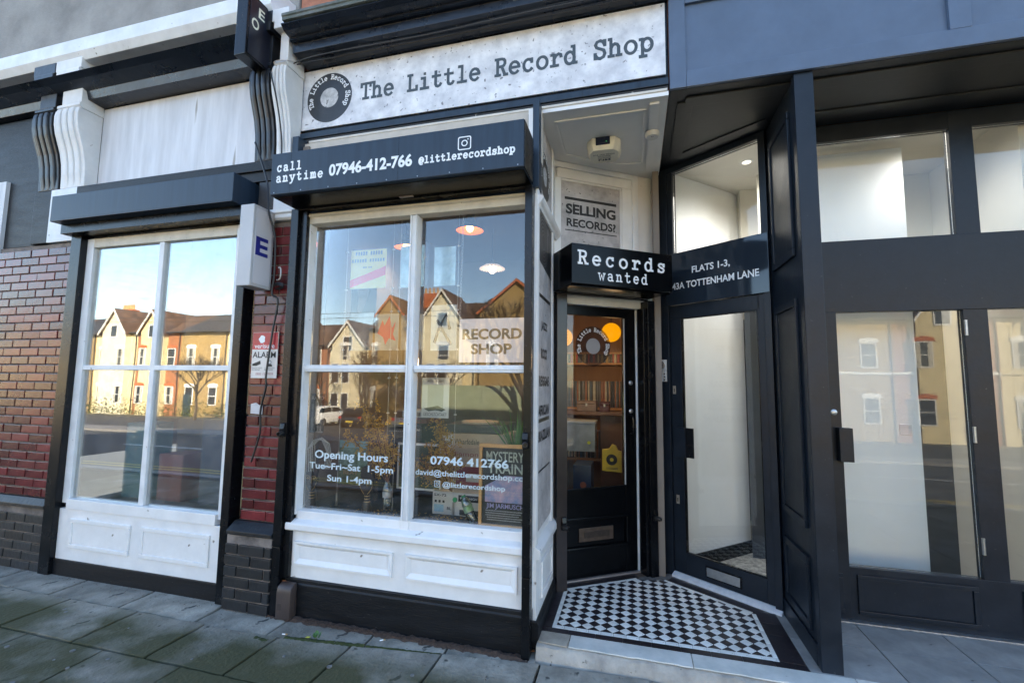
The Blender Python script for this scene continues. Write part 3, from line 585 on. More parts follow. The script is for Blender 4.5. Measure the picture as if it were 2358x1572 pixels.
for x, h in ((-2.35, .20), (-2.325, .22), (-2.30, .20), (-2.275, .21)): MB().plate(F, [(x-.007, 1.215), (x+.007, 1.215), (x+.011, 1.30), (x+.006, 1.215+h), (x-.006, 1.215+h), (x-.011, 1.30)], -.1858, -.1855).build('grey_shape', mat('grey_print', (.2, .2, .2), .5, .4, 30), t)
bx('pale_strip', F, -2.37, -2.252, -.1858, -.1855, 1.202, 1.214, mat('grey_print', (.2, .2, .2)), t, 0)
sans('RAMO', F, -2.36, -2.256, 1.448, 1.475, -.1854, mat('pale_letter_print', (.42, .38, .34), .5), t, .02)
t = bx('line_poster', F, -1.455, -1.248, -.206, -.20, 1.34, 1.622, mat('white_paper_card', (.56, .57, .55), .5, .05, 4), None, 0); tag(t, 'white art print with a grey window drawing hung right of the mullion', 'poster')
bx('grey_panel', F, -1.41, -1.29, -.1998, -.1995, 1.39, 1.575, mat('pale_grey_print', (.33, .35, .31), .5, .1, 9), t, 0)
MB().plate(F, [(-1.44, 1.405), (-1.33, 1.425), (-1.27, 1.40), (-1.30, 1.385), (-1.35, 1.395), (-1.40, 1.385)], -.1992, -.199).build('black_sweep', LETK, t)
sans('GESCHLECHTAKT', F, -1.44, -1.262, 1.353, 1.376, -.1988, LETK, t, .0); sans('ASTRALFLIGHT', F, -1.415, -1.285, 1.59, 1.605, -.1988, LETK, t, .0)
# carved wooden heads
WOODK = mat('dark_carved_wood', (.045, .033, .028), .4, .4, 8, bump=.2); GOLD = mat('worn_gold_line', (.55, .36, .14), .5, .3, 30)
def head(x, y, z, s, label):
    t = thing('carved_head', label, 'carving', (x, y, z), 'carved wooden heads in the window')
    out = [(0, .165), (.022, .18), (.045, .21), (.062, .245), (.066, .28), (.052, .30), (.064, .33), (.064, .36), (.054, .39), (.03, .415), (0, .422)]
    pr = [(x+a*s, z+b*s) for a, b in out]+[(x-a*s, z+b*s) for a, b in out[-2:0:-1]]
    MB().plate(F, pr, -y-.035*s, -y).build('face', WOODK, t, .008*s)
    MB().tube([(x, y+.02, z+.09*s), (x, y+.02, z+.19*s)], .024*s, 12).build('neck', WOODK, t, smooth=True)
    MB().lathe((x, y+.02, z), [(.045*s, 0), (.046*s, .05*s), (.038*s, .07*s), (.036*s, .1*s)], 16).build('base', WOODK, t, smooth=True)
    for k in (.10, .125, .15): MB().lathe((x, y+.02, z+k*s), [(.0262*s, 0), (.0262*s, .005*s)], 14).build('neck_ring', GOLD, t)
    yf = y-.002
    for sg_ in (-1, 1):
        MB().tube([(x+sg_*.062*s, yf, z+.275*s), (x+sg_*.045*s, yf, z+.302*s), (x+sg_*.02*s, yf, z+.302*s), (x+sg_*.008*s, yf, z+.285*s), (x+sg_*.008*s, yf, z+.235*s)], .0022*s, 5).build('brow_line', GOLD, t)
        MB().tube([(x+sg_*.045*s, yf, z+.278*s), (x+sg_*.03*s, yf, z+.287*s), (x+sg_*.018*s, yf, z+.278*s), (x+sg_*.03*s, yf, z+.274*s), (x+sg_*.045*s, yf, z+.278*s)], .003*s, 5).build('eye', GOLD, t)
        MB().tube([(x+sg_*.066*s, y-.001, z+.25*s), (x+sg_*.045*s, y-.001, z+.205*s), (x+sg_*.018*s, y-.001, z+.172*s)], .0022*s, 5).build('jaw_line', GOLD, t)
    MB().prism(Fr((0, y), 0), [(0, z+.285*s), (.012*s, z+.235*s), (0, z+.232*s)], x-.008*s, x+.008*s).build('nose', WOODK, t)
    MB().tube([(x-.014*s, yf, z+.208*s), (x, yf, z+.212*s), (x+.014*s, yf, z+.208*s)], .004*s, 5).build('mouth', WOODK, t)
head(-2.285, .12, .657, .80, 'dark carved wooden head in the left corner of the window'); head(-1.845, .15, .657, .79, 'dark carved wooden head under the Sun opening hours')
# bottles with dried flowers
PET = glass('bottle_plastic', tint=(.85, .9, .9), base=.10, k=.9)
DRY = mat('dried_brown_stem', (.22, .10, .045), .8, .4, 9, rand=.2); MIM = mat('dried_yellow_flower', (.66, .40, .08), .8, .4, 14, rand=.3)
def bottle(base, ax, label, lab, cap=None):
    t = thing('plastic_bottle', label, 'bottle', base)
    MB().lathe(base, [(.026, 0), (.033, .012), (.033, .06), (.031, .065), (.033, .07), (.033, .12), (.027, .15), (.013, .172), (.012, .185)], 18, ax).build('bottle_body', PET, t, smooth=True)
    MB().lathe(Vector(base)+Vector(ax).normalized()*.072, [(.0338, 0), (.0338, .042)], 18, ax).build('bottle_label', lab, t)
    if cap: MB().lathe(Vector(base)+Vector(ax).normalized()*.172, [(.015, 0), (.015, .010), (.0125, .012)], 14, ax).build('neck_ring', cap, t)
    return t
bottle((-1.702, .2, .70), (0, 0, 1), 'small clear bottle with a pale label holding dried stems', mat('pale_bottle_label', (.5, .5, .5), .4, .3, 20))
bottle((-1.03, .15, .672), (-.42, 0, .9), 'leaning clear plastic bottle with a green label', mat('green_bottle_label', (.10, .35, .08), .4, .5, 20, col2=(.5, .5, .45)), mat('green_cap', (.02, .28, .10), .4))
t = MB().lathe((-1.155, .13, .812), [(.015, 0), (.016, .004), (.016, .012), (.012, .014)], 16, (.1, -1, .1)).build('bottle_cap', mat('green_cap', (.02, .28, .10), .4), None); tag(t, 'loose green bottle cap in front of the white speaker box', 'bottle cap')
def dried(base, tips, label, nfl, seed):
    rj = random.Random(seed); t = thing('dried_flowers', label, 'dried flowers', base); st_ = MB(); fl = MB(); B = Vector(base)
    for tx, tz in tips:
        T = Vector((tx, B.y+rj.uniform(-.06, .10), tz)); mid = B.lerp(T, .55)+Vector((rj.uniform(-.05, .05), rj.uniform(-.03, .03), .04)); pts = [B.lerp(mid, k/4).lerp(mid.lerp(T, k/4), k/4) for k in range(5)]
        st_.tube(pts, [.004, .0035, .003, .0022, .001], 4)
        for k in range(26):
            q = pts[2].lerp(T, rj.random()) if rj.random() < .75 else pts[1].lerp(pts[3], rj.random()); e = q+Vector((rj.gauss(0, .038), rj.gauss(0, .03), rj.gauss(-.015, .045)))
            st_.tube([q, (q+e)/2+Vector((0, 0, .012)), e], .0011, 3, False)
            for _ in range(nfl):
                c = q.lerp(e, rj.uniform(.3, 1.1))+Vector((rj.gauss(0, .008), rj.gauss(0, .008), rj.gauss(-.006, .010))); s_ = rj.uniform(.0035, .0075)
                fl.add([c+Vector(d)*s_ for d in ((1, 0, 0), (-1, 0, 0), (0, 1, 0), (0, -1, 0), (0, 0, 1), (0, 0, -1))], [(0, 2, 4), (2, 1, 4), (1, 3, 4), (3, 0, 4), (2, 0, 5), (1, 2, 5), (3, 1, 5), (0, 3, 5)])
    st_.build('stems', DRY, t, kind='stuff'); fl.build('flower_heads', MIM, t, kind='stuff')
dried((-1.70, .2, .87), [(-1.93, 1.49), (-2.05, 1.25), (-1.97, 1.38), (-1.82, 1.42), (-1.86, 1.28), (-1.75, 1.22), (-1.66, 1.16), (-1.93, 1.15), (-1.78, 1.05)], 'dried yellow mimosa spray in the bottle left of the mullion', 9, 1)
dried((-1.22, .22, .84), [(-1.41, 1.39), (-1.47, 1.17), (-1.30, 1.25), (-1.24, 1.18), (-1.36, 1.30), (-1.52, 1.05), (-1.33, 1.1), (-1.20, 1.05), (-1.42, 1.0)], 'dried yellow mimosa spray right of the mullion', 9, 2)
# boxes, hi-fi, framed posters
def lbl(fr, y, rows, parent):
    for tx, a, b, z0, z1, m_, wg in rows: sans(tx, fr, a, b, z0, z1, y, m_, parent, wg)
WCARD = mat('white_carton', (.60, .60, .56), .6, .06, 4); BCARD = mat('brown_carton', (.50, .38, .25), .7, .12, 5); REDP = mat('red_print', (.24, .03, .035), .5, .15, 6)
t = thing('speaker_carton', 'white carton marked SX-72 and BL beside the framed film poster', 'box', (-1.2, .33, .657))
bx('carton', F, -1.397, -.98, -.50, -.30, .657, .815, WCARD, t, .003)
bx('black_stripe', F, -1.20, -.985, -.3002, -.2994, .755, .80, LETK, t, 0); bx('black_stripe', F, -1.19, -.985, -.3002, -.2994, .662, .70, LETK, t, 0)
lbl(F, -.299, [('SX-72', -1.385, -1.29, .782, .80, LETK, .02), ('PURE HIGH', -1.185, -1.06, .77, .786, LETW, .0), ('BL', -1.285, -1.25, .692, .712, LETK, .02)], t)
bx('blue_sticker', F, -1.385, -1.31, -.3002, -.2994, .675, .725, mat('pale_blue_print', (.3, .5, .62), .5, .2, 40), t, 0)
for x in (-1.38, -1.35, -1.32): bx('symbol', F, x, x+.016, -.3002, -.2994, .738, .755, LETK, t, 0)
t = thing('loudspeaker_carton', 'brown and red carton lettered Wharfedale behind the dried flowers', 'box', (-1.18, .5, .83))
bx('carton', F, -1.42, -.90, -.85, -.50, .80, 1.205, BCARD, t, .003); bx('red_band', F, -1.30, -.905, -.5005, -.499, .802, .96, REDP, t, 0); bx('white_label', F, -1.42, -1.335, -.5005, -.499, 1.0, 1.19, WCARD, t, 0); bx('barcode_label', F, -1.22, -1.12, -.5006, -.4988, .85, .91, WCARD, t, 0)
lbl(F, -.4985, [('Wharfedale', -1.32, -1.12, 1.125, 1.165, LETK, -.005), ('diamond', -1.33, -1.09, 1.035, 1.07, mat('red_letter', (.3, .04, .04), .5), -.01)], t)
t = thing('green_print', 'dark green art print in a white frame right of the mullion', 'framed print', (-1.5, .36, .80))
bx('print', F, -1.70, -1.37, -.37, -.358, .812, 1.12, mat('dull_green', (.05, .065, .035), .5, .2, 5), t, 0)
for a, b, c_, d_ in ((-1.715, -1.36, 1.12, 1.135), (-1.715, -1.36, .798, .812), (-1.372, -1.36, .8125, 1.1195), (-1.715, -1.70, .8125, 1.1195)): bx('frame_bar', F, a, b, -.372, -.35, c_, d_, WHITEO, t, .001)
t = bx('flower_field_print', F, -2.255, -2.0, -.41, -.40, .785, 1.125, mat('green_meadow_print', (.30, .42, .36), .4, .3, 22, col2=(.10, .14, .06)), None, .001); tag(t, 'pale green flowery picture lettered BEAT behind the opening hours', 'poster')
bx('sky_area', F, -2.253, -2.002, -.3998, -.3994, 1.07, 1.123, mat('pale_sky_print', (.32, .48, .48), .4, .15, 9), t, 0); bx('olive_area', F, -2.253, -2.002, -.3998, -.3994, .788, .93, mat('olive_print', (.13, .14, .05), .5, .5, 25), t, 0)
sans('BEAT', F, -2.21, -2.08, .865, .895, -.3992, mat('orange_print', (.35, .2, .06), .5), t, .01)
for i, (x0, x1, y, z0, z1, mm, nm) in enumerate(((-1.90, -1.60, .52, 1.10, 1.255, mat('black_hifi', (.015, .015, .015), .35), 'black hi-fi amplifier with two round knobs behind the mullion'), (-1.82, -1.58, .56, 1.262, 1.30, mat('dark_red_hifi', (.12, .02, .02), .3), 'slim hi-fi unit with a dark red edge behind the mullion'), (-1.81, -1.60, .58, 1.305, 1.36, mat('silver_hifi', (.35, .36, .36), .35), 'pale silver hi-fi unit topmost in the stack'))):
    t = thing('hifi_unit', nm, 'hi-fi', ((x0+x1)/2, y, z0), 'stacked hi-fi units')
    bx('case', F, x0, x1, -y-.25, -y, z0, z1, mm, t, .004)
    if i == 0:
        for x in (-1.645, -1.625): MB().lathe(F(x, -y, 1.215), [(.008, 0), (.008, .012)], 12, F.n).build('knob', STEEL, t)
        for k in range(9): MB().lathe(F(-1.88+.018*k, -y, 1.20), [(.003, 0), (.003, .006)], 8, F.n).build('button', STEEL, t)
    else: bx('display', F, x0+.03, x1-.05, -y, -y+.001, z0+.012, z1-.012, DKE, t, 0)
bx('hifi_shelf', F, -2.0, -1.45, -.85, -.5, 1.06, 1.098, mat('dark_shelf', (.03, .022, .018), .5), shop, .002)
bx('shelf_support', F, -2.0, -1.96, -.85, -.5, .657, 1.058, mat('dark_shelf', (.03, .022, .018), .5), shop, .002)
bx('shelf_support', F, -1.75, -1.72, -.85, -.5, .657, 1.058, mat('dark_shelf', (.03, .022, .018), .5), shop, .002)
t = thing('turntable', 'turntable with a pale mat on a dark plinth behind the plant', 'turntable', (-1.2, .7, 1.21))
bx('plinth', F, -1.42, -.95, -.95, -.52, 1.208, 1.27, mat('dark_grey_plinth', (.06, .06, .06), .4), t, .004); MB().lathe((-1.19, .72, 1.27), [(.15, 0), (.15, .012), (.005, .013)], 32).build('platter', mat('pale_felt', (.5, .42, .3), .8), t)
bx('speaker_stand', F, -1.42, -.95, -.8, -.52, .70, .798, DKE, shop, .002)
t = thing('film_poster', 'film poster lettered MYSTERY TRAIN in a light oak frame at lower right', 'framed poster', (-.82, .075, .67))
bx('backing', F, -.955, -.665, -.085, -.078, .69, 1.185, mat('charcoal_poster', (.035, .036, .034), .4, .2, 6), t, 0)
OAK = mat('light_oak', (.60, .34, .13), .45, .15, 7, streak=.2)
for a, b, c_, d_ in ((-.969, -.655, 1.175, 1.197), (-.969, -.655, .673, .695), (-.969, -.949, .6955, 1.1745), (-.672, -.655, .6955, 1.1745)): bx('frame_bar', F, a, b, -.092, -.062, c_, d_, OAK, t, .002)
PALEG = mat('pale_green_letter', (.42, .46, .38), .5)
lbl(F, -.0773, [('MYSTERY', -.925, -.672, 1.085, 1.15, PALEG, .015), ('TRAIN', -.915, -.680, 1.012, 1.075, PALEG, .015), ('JIM JARMUSCH', -.920, -.672, .785, .823, mat('lilac_letter', (.38, .36, .62), .5), .01)], t)
MB().plate(F, [(-.93, .83), (-.674, .83), (-.674, 1.0), (-.80, 1.0), (-.93, .93)], -.0776, -.0773).build('picture', mat('pink_blue_print', (.62, .42, .50), .4, .5, 16, col2=(.15, .26, .46)), t)
for i in range(5): bx('small_print', F, -.925+.01*(i > 2), -.68-.012*(i % 3), -.0776, -.0773, .774-i*.014, .780-i*.014, mat('pale_small_print', (.3, .3, .3), .5, .5, 120), t, 0)
# spider plant, coiled cable, fallen leaves
t = thing('potted_plant', 'green long leaved plant in a pot behind the film poster', 'plant', (-.80, .33, 1.0)); m_ = MB()
for i in range(38):
    a = R.uniform(0, 2*math.pi); L_ = R.uniform(.22, .46); o = R.uniform(.08, .75); p = Vector((-.79, .32, 1.06)); pts = []
    for k in range(6):
        s_ = k/5; pts.append(p+Vector((math.cos(a)*o*L_*s_, math.sin(a)*o*L_*s_*.6, L_*(s_-.45*o*s_*s_))))
    for k in range(5):
        wd = .007*(1-(k/5)**2); w2 = .007*(1-((k+1)/5)**2)+.0003; sd_ = Vector((-math.sin(a), math.cos(a), 0))
        if abs(sd_.x) < .4: sd_ = Vector((.8, .5, 0))
        m_.quad(pts[k]-sd_*wd, pts[k]+sd_*wd, pts[k+1]+sd_*w2, pts[k+1]-sd_*w2)
m_.build('leaves', mat('plant_green', (.10, .22, .05), .5, .4, 8), t, kind='stuff'); MB().lathe((-.80, .33, .96), [(.05, 0), (.065, .1), (.06, .1)], 16).build('pot', mat('clay_pot', (.2, .12, .09), .7), t)
bx('plant_stand', F, -.9, -.70, -.48, -.2, .657, .958, DKE, shop, .002)
t = thing('coiled_cable', 'pale grey cable hanging in loops at the left edge of the window', 'cable', (-2.28, .1, .95)); m_ = MB()
for k in range(5): m_.tube([(-2.31+.015*k, .10+.006*k, .93), (-2.31+.012*k, .09+.006*k, 1.08+.012*k), (-2.26+.012*k, .10+.006*k, 1.16+.004*k), (-2.20+.012*k, .11+.006*k, 1.165-.008*k), (-2.17+.012*k, .13, 1.08-.012*k), (-2.19+.01*k, .14, .95)], .0035, 5)
m_.build('cable_loops', mat('pale_cable', (.42, .42, .40), .5), t, kind='stuff')
m_ = MB()
for i in range(420):
    x = R.choice((R.gauss(-1.68, .1), R.gauss(-1.3, .1), R.uniform(-2.2, -1.0))); y = R.uniform(.06, .3); s_ = R.uniform(.003, .007); a = R.uniform(0, 6.3)
    m_.quad(*[(x+s_*math.cos(a+q), y+s_*math.sin(a+q), .6575+R.uniform(0, .004)) for q in (0, 1.5, 3.1, 4.6)])
m_.build('fallen_petals', MIM, None, kind='stuff'); tag(sc.objects['fallen_petals'], 'fallen yellow petals scattered on the window platform', 'petals')
for x, y, s_, lb in ((-1.31, .10, .03, 'curled brown leaf on the window platform nearest the mullion'), (-1.24, .12, .035, 'largest curled brown leaf on the window platform'), (-1.15, .11, .028, 'curled brown leaf on the window platform by the leaning bottle')):
    t = MB().add([(x-s_, y, .660), (x, y-s_*.5, .668), (x+s_, y, .660), (x, y+s_*.5, .674)], [(0, 1, 2), (0, 2, 3)]).build('dry_leaf', mat('dry_leaf_brown', (.20, .075, .03), .7, .3, 20), None)
    tag(t, lb, 'leaf', 'brown leaves on the window platform')
# lettering on the glass belongs to the window
VF = .0
for tx, a, b, z0, z1, wg in [(q[0], q[1]*1.0178, q[2]*1.0178, 1.5917+(q[3]-1.5917)*1.0178, 1.5917+(q[4]-1.5917)*1.0178, q[5]) for q in (('Opening Hours', -2.166, -1.592, 1.035, 1.108, .022), ('Tue~Fri~Sat  1-5pm', -2.207, -1.551, .966, 1.024, .022), ('Sun 1-4pm', -2.058, -1.71, .888, .944, .022), ('07946 412766', -1.284, -.754, 1.057, 1.112, .028), ('david@thelittlerecordshop.co.uk', -1.41, -.62, .976, 1.024, .014), ('@littlerecordshop', -1.194, -.774, .910, .953, .014))]:
    if tx.startswith('david'): tx = 'david@thelittlerecordshop.co.'; a = -1.412; b = -.655
    sans(tx, F, a, b, z0, z1, -.0494, VINW, shop, wg, name='window_lettering')
insta(F, -1.253, .925, .042, -.0494, VINW, shop)

# ---- shop interior seen through the door
WOODS = mat('shelf_wood', (.40, .20, .07), .5, .2, 5, streak=.2); WOODB = mat('wood_panel_wall', (.28, .13, .045), .55, .25, 4, streak=.1)
bx('wood_wall', F, -1.0, .18, -3.2, -3.1, .08, 3.39, WOODB, shop, 0)
t = thing('record_shelving', 'wooden record shelving on the back wall seen through the door', 'shelves', (-.4, 2.8, .08))
for z in (1.83, 1.96, 1.30, .70): bx('shelf', F, -.85, .15, -3.09, -2.7, z-.012, z+.012, WOODS, t, .002)
for x in (-.86, -.12, .15): bx('upright', F, x, x+.025, -3.09, -2.71, .08, 2.0, WOODS, t, .002)
bcol = [(.3, .03, .03), (.05, .05, .06), (.4, .38, .3), (.04, .08, .12), (.3, .22, .08), (.02, .02, .02), (.12, .12, .12), (.25, .1, .05)]
proto = {}
def spine(x, z, h, y, d, wd, ci, parent):
    key = (ci, h)
    m_ = mat('spine_%s' % ['red', 'charcoal', 'cream', 'navy', 'ochre', 'black', 'grey', 'brown'][ci], bcol[ci], .4, .3, 30)
    if key not in proto:
        o = MB().box(Fr((0, 0), 0), -.008, .008, -.12, .12, -h/2, h/2).build('record_spine', m_, parent); proto[key] = o.data
    else:
        o = bpy.data.objects.new('record_spine', proto[key]); sc.collection.objects.link(o); o.parent = parent
    o.location = Vector((x, y, z+h/2))-WL[parent.name]; o.scale.x = wd/.016
x = -.82
while x < .12:
    wd = R.uniform(.012, .028); spine(x, 1.844, .105, 2.86, .2, wd, R.choice((0, 1, 2, 3, 4, 5)), t); x += wd+.002
for z in (1.315, .72):
    x = -.82
    while x < -.13:
        wd = R.uniform(.008, .02); spine(x, z, .31, 2.86, .2, wd, R.choice((1, 3, 5, 6, 5, 5, 7, 2)), t); x += wd+.001
def globe(x, y, z, r, label):
    t = thing('globe_lamp', label, 'lamp', (x, y, z-r), 'glowing globe lamps')
    MB().ball((x, y, z), r, 28, 16).build('globe', mat('amber_globe', (.06, .03, .002), .5, spec=.1, emit=(1, .37, .0), est=.21), t, smooth=True); MB().tube([(x, y, z+r), (x, y, 3.399)], .005, 6).build('cord', DKE, t)
    l = bpy.data.lights.new('lamp_glow', 'POINT'); l.energy = 1.2; l.color = (1, .6, .28); l.shadow_soft_size = .1
    lo = bpy.data.objects.new('lamp_glow', l); sc.collection.objects.link(lo); lo.parent = t; lo.location = (.05, -.5, -.2)
globe(-.218, 2.2, 2.147, .103, 'amber globe lamp at upper right behind the door glass'); globe(-.74, 2.2, 2.10, .103, 'amber globe lamp half hidden at the left of the door glass')
t = thing('counter', 'dark brown wooden counter inside the shop door', 'counter', (-.4, 2.1, .08)); bx('counter_top', F, -.95, .12, -2.4, -2.0, 1.27, 1.305, mat('brown_counter', (.11, .06, .035), .4, .2, 5), t, .003); bx('counter_front', F, -.33, .10, -2.38, -2.05, .08, 1.268, mat('brown_counter_front', (.09, .045, .025), .5, .2, 5), t, .003)
for x0, x1, z1, m_, nm in ((-.57, -.37, 1.41, mat('pale_brown_case', (.14, .10, .08), .4, .4, 9), 'brown record case with a clear lid on the counter'), (-.335, -.235, 1.405, mat('maroon_case', (.05, .008, .012), .35), 'small maroon record case with a clasp on the counter')):
    t = thing('record_case', nm, 'case', ((x0+x1)/2, 2.1, 1.306)); bx('case_body', F, x0, x1, -2.25, -2.03, 1.306, z1-.03, m_, t, .006); bx('case_lid', F, x0, x1, -2.25, -2.03, z1-.028, z1, m_, t, .006); bx('clasp', F, (x0+x1)/2-.01, (x0+x1)/2+.01, -2.029, -2.024, z1-.05, z1-.02, STEEL, t, .002)
t = thing('storage_crate', 'clear plastic storage crate under the counter', 'crate', (-.5, 1.9, .62)); bx('crate_body', F, -.68, -.36, -2.02, -1.75, .93, 1.2, mat('milky_plastic', (.22, .25, .26), .25, .3, 6), t, .006); bx('crate_lid', F, -.685, -.355, -2.03, -1.745, 1.201, 1.225, mat('milky_plastic_lid', (.3, .33, .34), .25, .2, 6), t, .005)
MB().lathe(F(-.42, -1.749, 1.02), [(.016, 0), (.016, .001)], 16, F.n).build('yellow_sticker', mat('yellow_sticker', (.5, .5, .03), .5), t)
t = thing('blue_crate', 'dark blue crate with an orange dot low behind the door glass', 'crate', (-.45, 1.5, .4)); bx('crate_body', F, -.53, -.37, -1.7, -1.40, .5, .86, mat('navy_plastic', (.015, .03, .06), .4), t, .005); MB().lathe(F(-.44, -1.399, .69), [(.028, 0), (.028, .001)], 20, F.n).build('orange_dot', mat('dull_orange', (.3, .09, .04), .5), t)
bx('crate_stand', F, -.58, -.35, -1.72, -1.42, .08, .498, WOODS, shop, .003)
t = thing('yellow_bag', 'yellow carrier bag printed with a black record hanging inside the door', 'bag', (-.187, 1.4, .82)); 
MB().plate(F, [(-.272, .825), (-.102, .815), (-.100, 1.0), (-.13, 1.005), (-.15, 1.05), (-.185, 1.06), (-.21, 1.02), (-.27, 1.012)], -1.43, -1.40).build('bag_body', mat('yellow_bag', (.50, .36, .015), .4, .2, 9, bump=.4, bscale=20), t, .006)
g = MB(); ring(g, F, -.188, .925, .016, .048, -1.3985, 24); g.build('black_record', LETK, t)
for z in (.855, .845): bx('print_line', F, -.235, -.135, -1.399, -1.3985, z-.002, z+.002, LETK, t, 0)

# ================================================================== THE FLATS
flats = thing('flats_building', 'slate painted flats entrance building right of the record shop', 'building', (1.4, .8, 0))
CREAMW = mat('cream_hall_wall', (.70, .67, .60), .6, .04, 2); WHW = mat('white_hall_wall', (.86, .87, .88), .5, .04, 1.6, bump=.05)
bx('upper_wall', F, .25, 7.0, -9, -.135, 3.475, 8.6, BRICKUP, flats, 0)
bx('sun_block_back_wall', F, .25, 7.0, -9, -8.8, 0, 3.47, DARKIN, flats, 0); bx('sun_block_end_wall', F, 6.9, 7.0, -8.79, -.1, 0, 3.47, DARKIN, flats, 0)  # unseen walls added to shut out sun from behind and the side
# fascia panels
bx('fascia_backing', F, .252, 5.2, -.134, -.116, 3.458, 4.6, SLATE_SKYLIT, flats, 0)
for a, b, c_, d_ in ((.252, .35, 3.457, 4.2), (.351, 5.2, 3.457, 3.562), (.351, 5.2, 4.02, 4.2), (1.72, 1.82, 3.563, 4.019), (3.2, 3.3, 3.563, 4.019)): bx('fascia_rail', F, a, b, -.116, -.095, c_, d_, SLATE_SKYLIT, flats, .003)
MB().slab([(.252, .118), (5.2, .118), (5.2, .78), (.95, .78), (.30, 1.26), (.252, 1.28)], 3.455, 3.474).build('soffit', SOFFIT, flats)
for p, q in (((.36, .25), (.36, 1.0)), ((.36, .25), (5.1, .25)), ((.38, 1.02), (.95, .62)), ((.97, .62), (5.1, .62))):
    p, q = Vector(p), Vector(q); d_ = (q-p).normalized(); n_ = Vector((-d_.y, d_.x))*.05
    MB().slab([p+n_, q+n_, q-n_, p-n_], 3.446-.001*len(flats.children) % .003, 3.4545).build('soffit_batten', SOFFIT, flats, .002)
# angled entrance: frame, transom light, door
bx('side_frame', G, -.112, -.002, -.06, .012, .075, 3.454, SLATED, flats, .003); bx('side_frame', G, .752, .80, -.06, .012, .075, 3.454, SLATED, flats, .003)
bx('side_frame', G, -.001, .044, -.06, -.002, 2.69, 3.405, SLATED, flats, .003)
bx('top_frame', G, -.001, .751, -.06, .008, 3.406, 3.454, SLATED, flats, .003)
tl = bx('transom_light', G, .0445, .7515, -.034, -.028, 2.688, 3.405, GLASSF, flats, 0)
bx('cross_rail', G, -.001, .751, -.06, .0, 2.255, 2.687, SLATED, flats, .002)
dr = bx('flats_door', G, .004, .72, -.05, -.004, 2.14, 2.25, SLATED, flats, .003)
bx('door_stile', G, .004, .10, -.05, -.004, .112, 2.139, SLATED, dr, .003); bx('door_stile', G, .70, .748, -.05, -.004, .112, 2.25, SLATED, dr, .003)
bx('bottom_rail', G, .101, .699, -.05, -.004, .112, .272, SLATED, dr, .003)
bx('pane', G, .1005, .6995, -.034, -.028, .2725, 2.1395, GLASSF, dr, 0)
for a, b, c_, d_ in ((.1005, .107, .28, 2.13), (.693, .6995, .28, 2.13), (.1005, .6995, .273, .280), (.1005, .6995, 2.1305, 2.139)): bx('gasket', G, a, b, -.0275, -.006, c_, d_, BLACK, dr, 0)
bx('pull_plate', G, .024, .122, -.003, .012, 1.012, 1.25, SLATED, dr, .002); bx('pull_wing', G, .1225, .19, -.003, .004, 1.014, 1.248, BLACK, dr, .001)
for u, z in ((.030, 1.55), (.042, .675)):
    bx('lock_plate', G, u-.013, u+.013, -.0035, .0, z-.034, z+.034, mat('pale_brass', (.5, .44, .36), .35, metal=.7), dr, .001); bx('key_slot', G, u-.004, u+.003, .0, .001, z-.018, z+.012, BLACK, dr, 0)
bx('letter_frame', G, .262, .53, -.0035, .004, .148, .23, BLACK, dr, .003); bx('letter_flap', G, .272, .519, .0042, .010, .158, .221, STEEL, dr, .002)
MB().prism(G, [(-.06, .07), (.04, .066), (.04, .092), (.0, .110), (-.06, .110)], -.002, .80).build('door_sill', mat('sill_white', (.62, .66, .70), .35, .12, 14, spots=.08, spotcol=(.2, .2, .2), spotscale=22), flats, .003)
np_ = thing('flats_nameplate', 'slate glass nameplate reading FLATS 1-3, 43A TOTTENHAM LANE', 'sign', tuple(G(.4, .02, 2.25)))
bx('plate', G, -.02, .80, .0135, .022, 2.252, 2.686, mat('slate_gloss_plate', (.018, .026, .038), .06, .05, 3), np_, .002)
sans('FLATS 1-3,', G, .222, .528, 2.484, 2.548, .0225, LETW, np_, .022); sans('43A TOTTENHAM LANE', G, .045, .735, 2.378, 2.434, .0225, LETW, np_, .022)
SATIN = mat('satin_silver', (.58, .57, .55), .45, .08, 30, metal=.2)
ic = thing('door_intercom', 'silver door intercom with a camera eye and three name buttons', 'intercom', tuple(G(-.066, .014, 1.616)))
bx('upper_case', G, -.110, -.024, .0125, .026, 1.71, 1.80, SATIN, ic, .004); bx('lower_case', G, -.110, -.024, .0125, .026, 1.617, 1.708, SATIN, ic, .004)
MB().lathe(G(-.067, .026, 1.755), [(.033, 0), (.033, .003), (.026, .006), (.014, .004)], 22, G.n).build('camera_ring', mat('bright_steel', (.6, .6, .6), .25, metal=.9), ic, smooth=True); MB().lathe(G(-.067, .029, 1.755), [(.012, 0), (.009, .003)], 14, G.n).build('camera_eye', BLACK, ic, smooth=True)
for z in (1.633, 1.657, 1.681):
    bx('name_card', G, -.098, -.062, .026, .0275, z-.006, z+.006, mat('white_paper_card', (.56, .57, .55)), ic, .001); MB().lathe(G(-.042, .026, z), [(.006, 0), (.005, .003)], 10, G.n).build('call_button', BLACK, ic)
bl = thing('bell_push', 'narrow white bell push on the strip between the two doors', 'bell', tuple(D(.815, -.05, 1.36))); bx('bell_case', D, .801, .828, -.059, -.045, 1.37, 1.51, WHITEO, bl, .002); bx('bell_slot', D, .808, .816, -.0448, -.0442, 1.39, 1.49, BLACK, bl, 0)
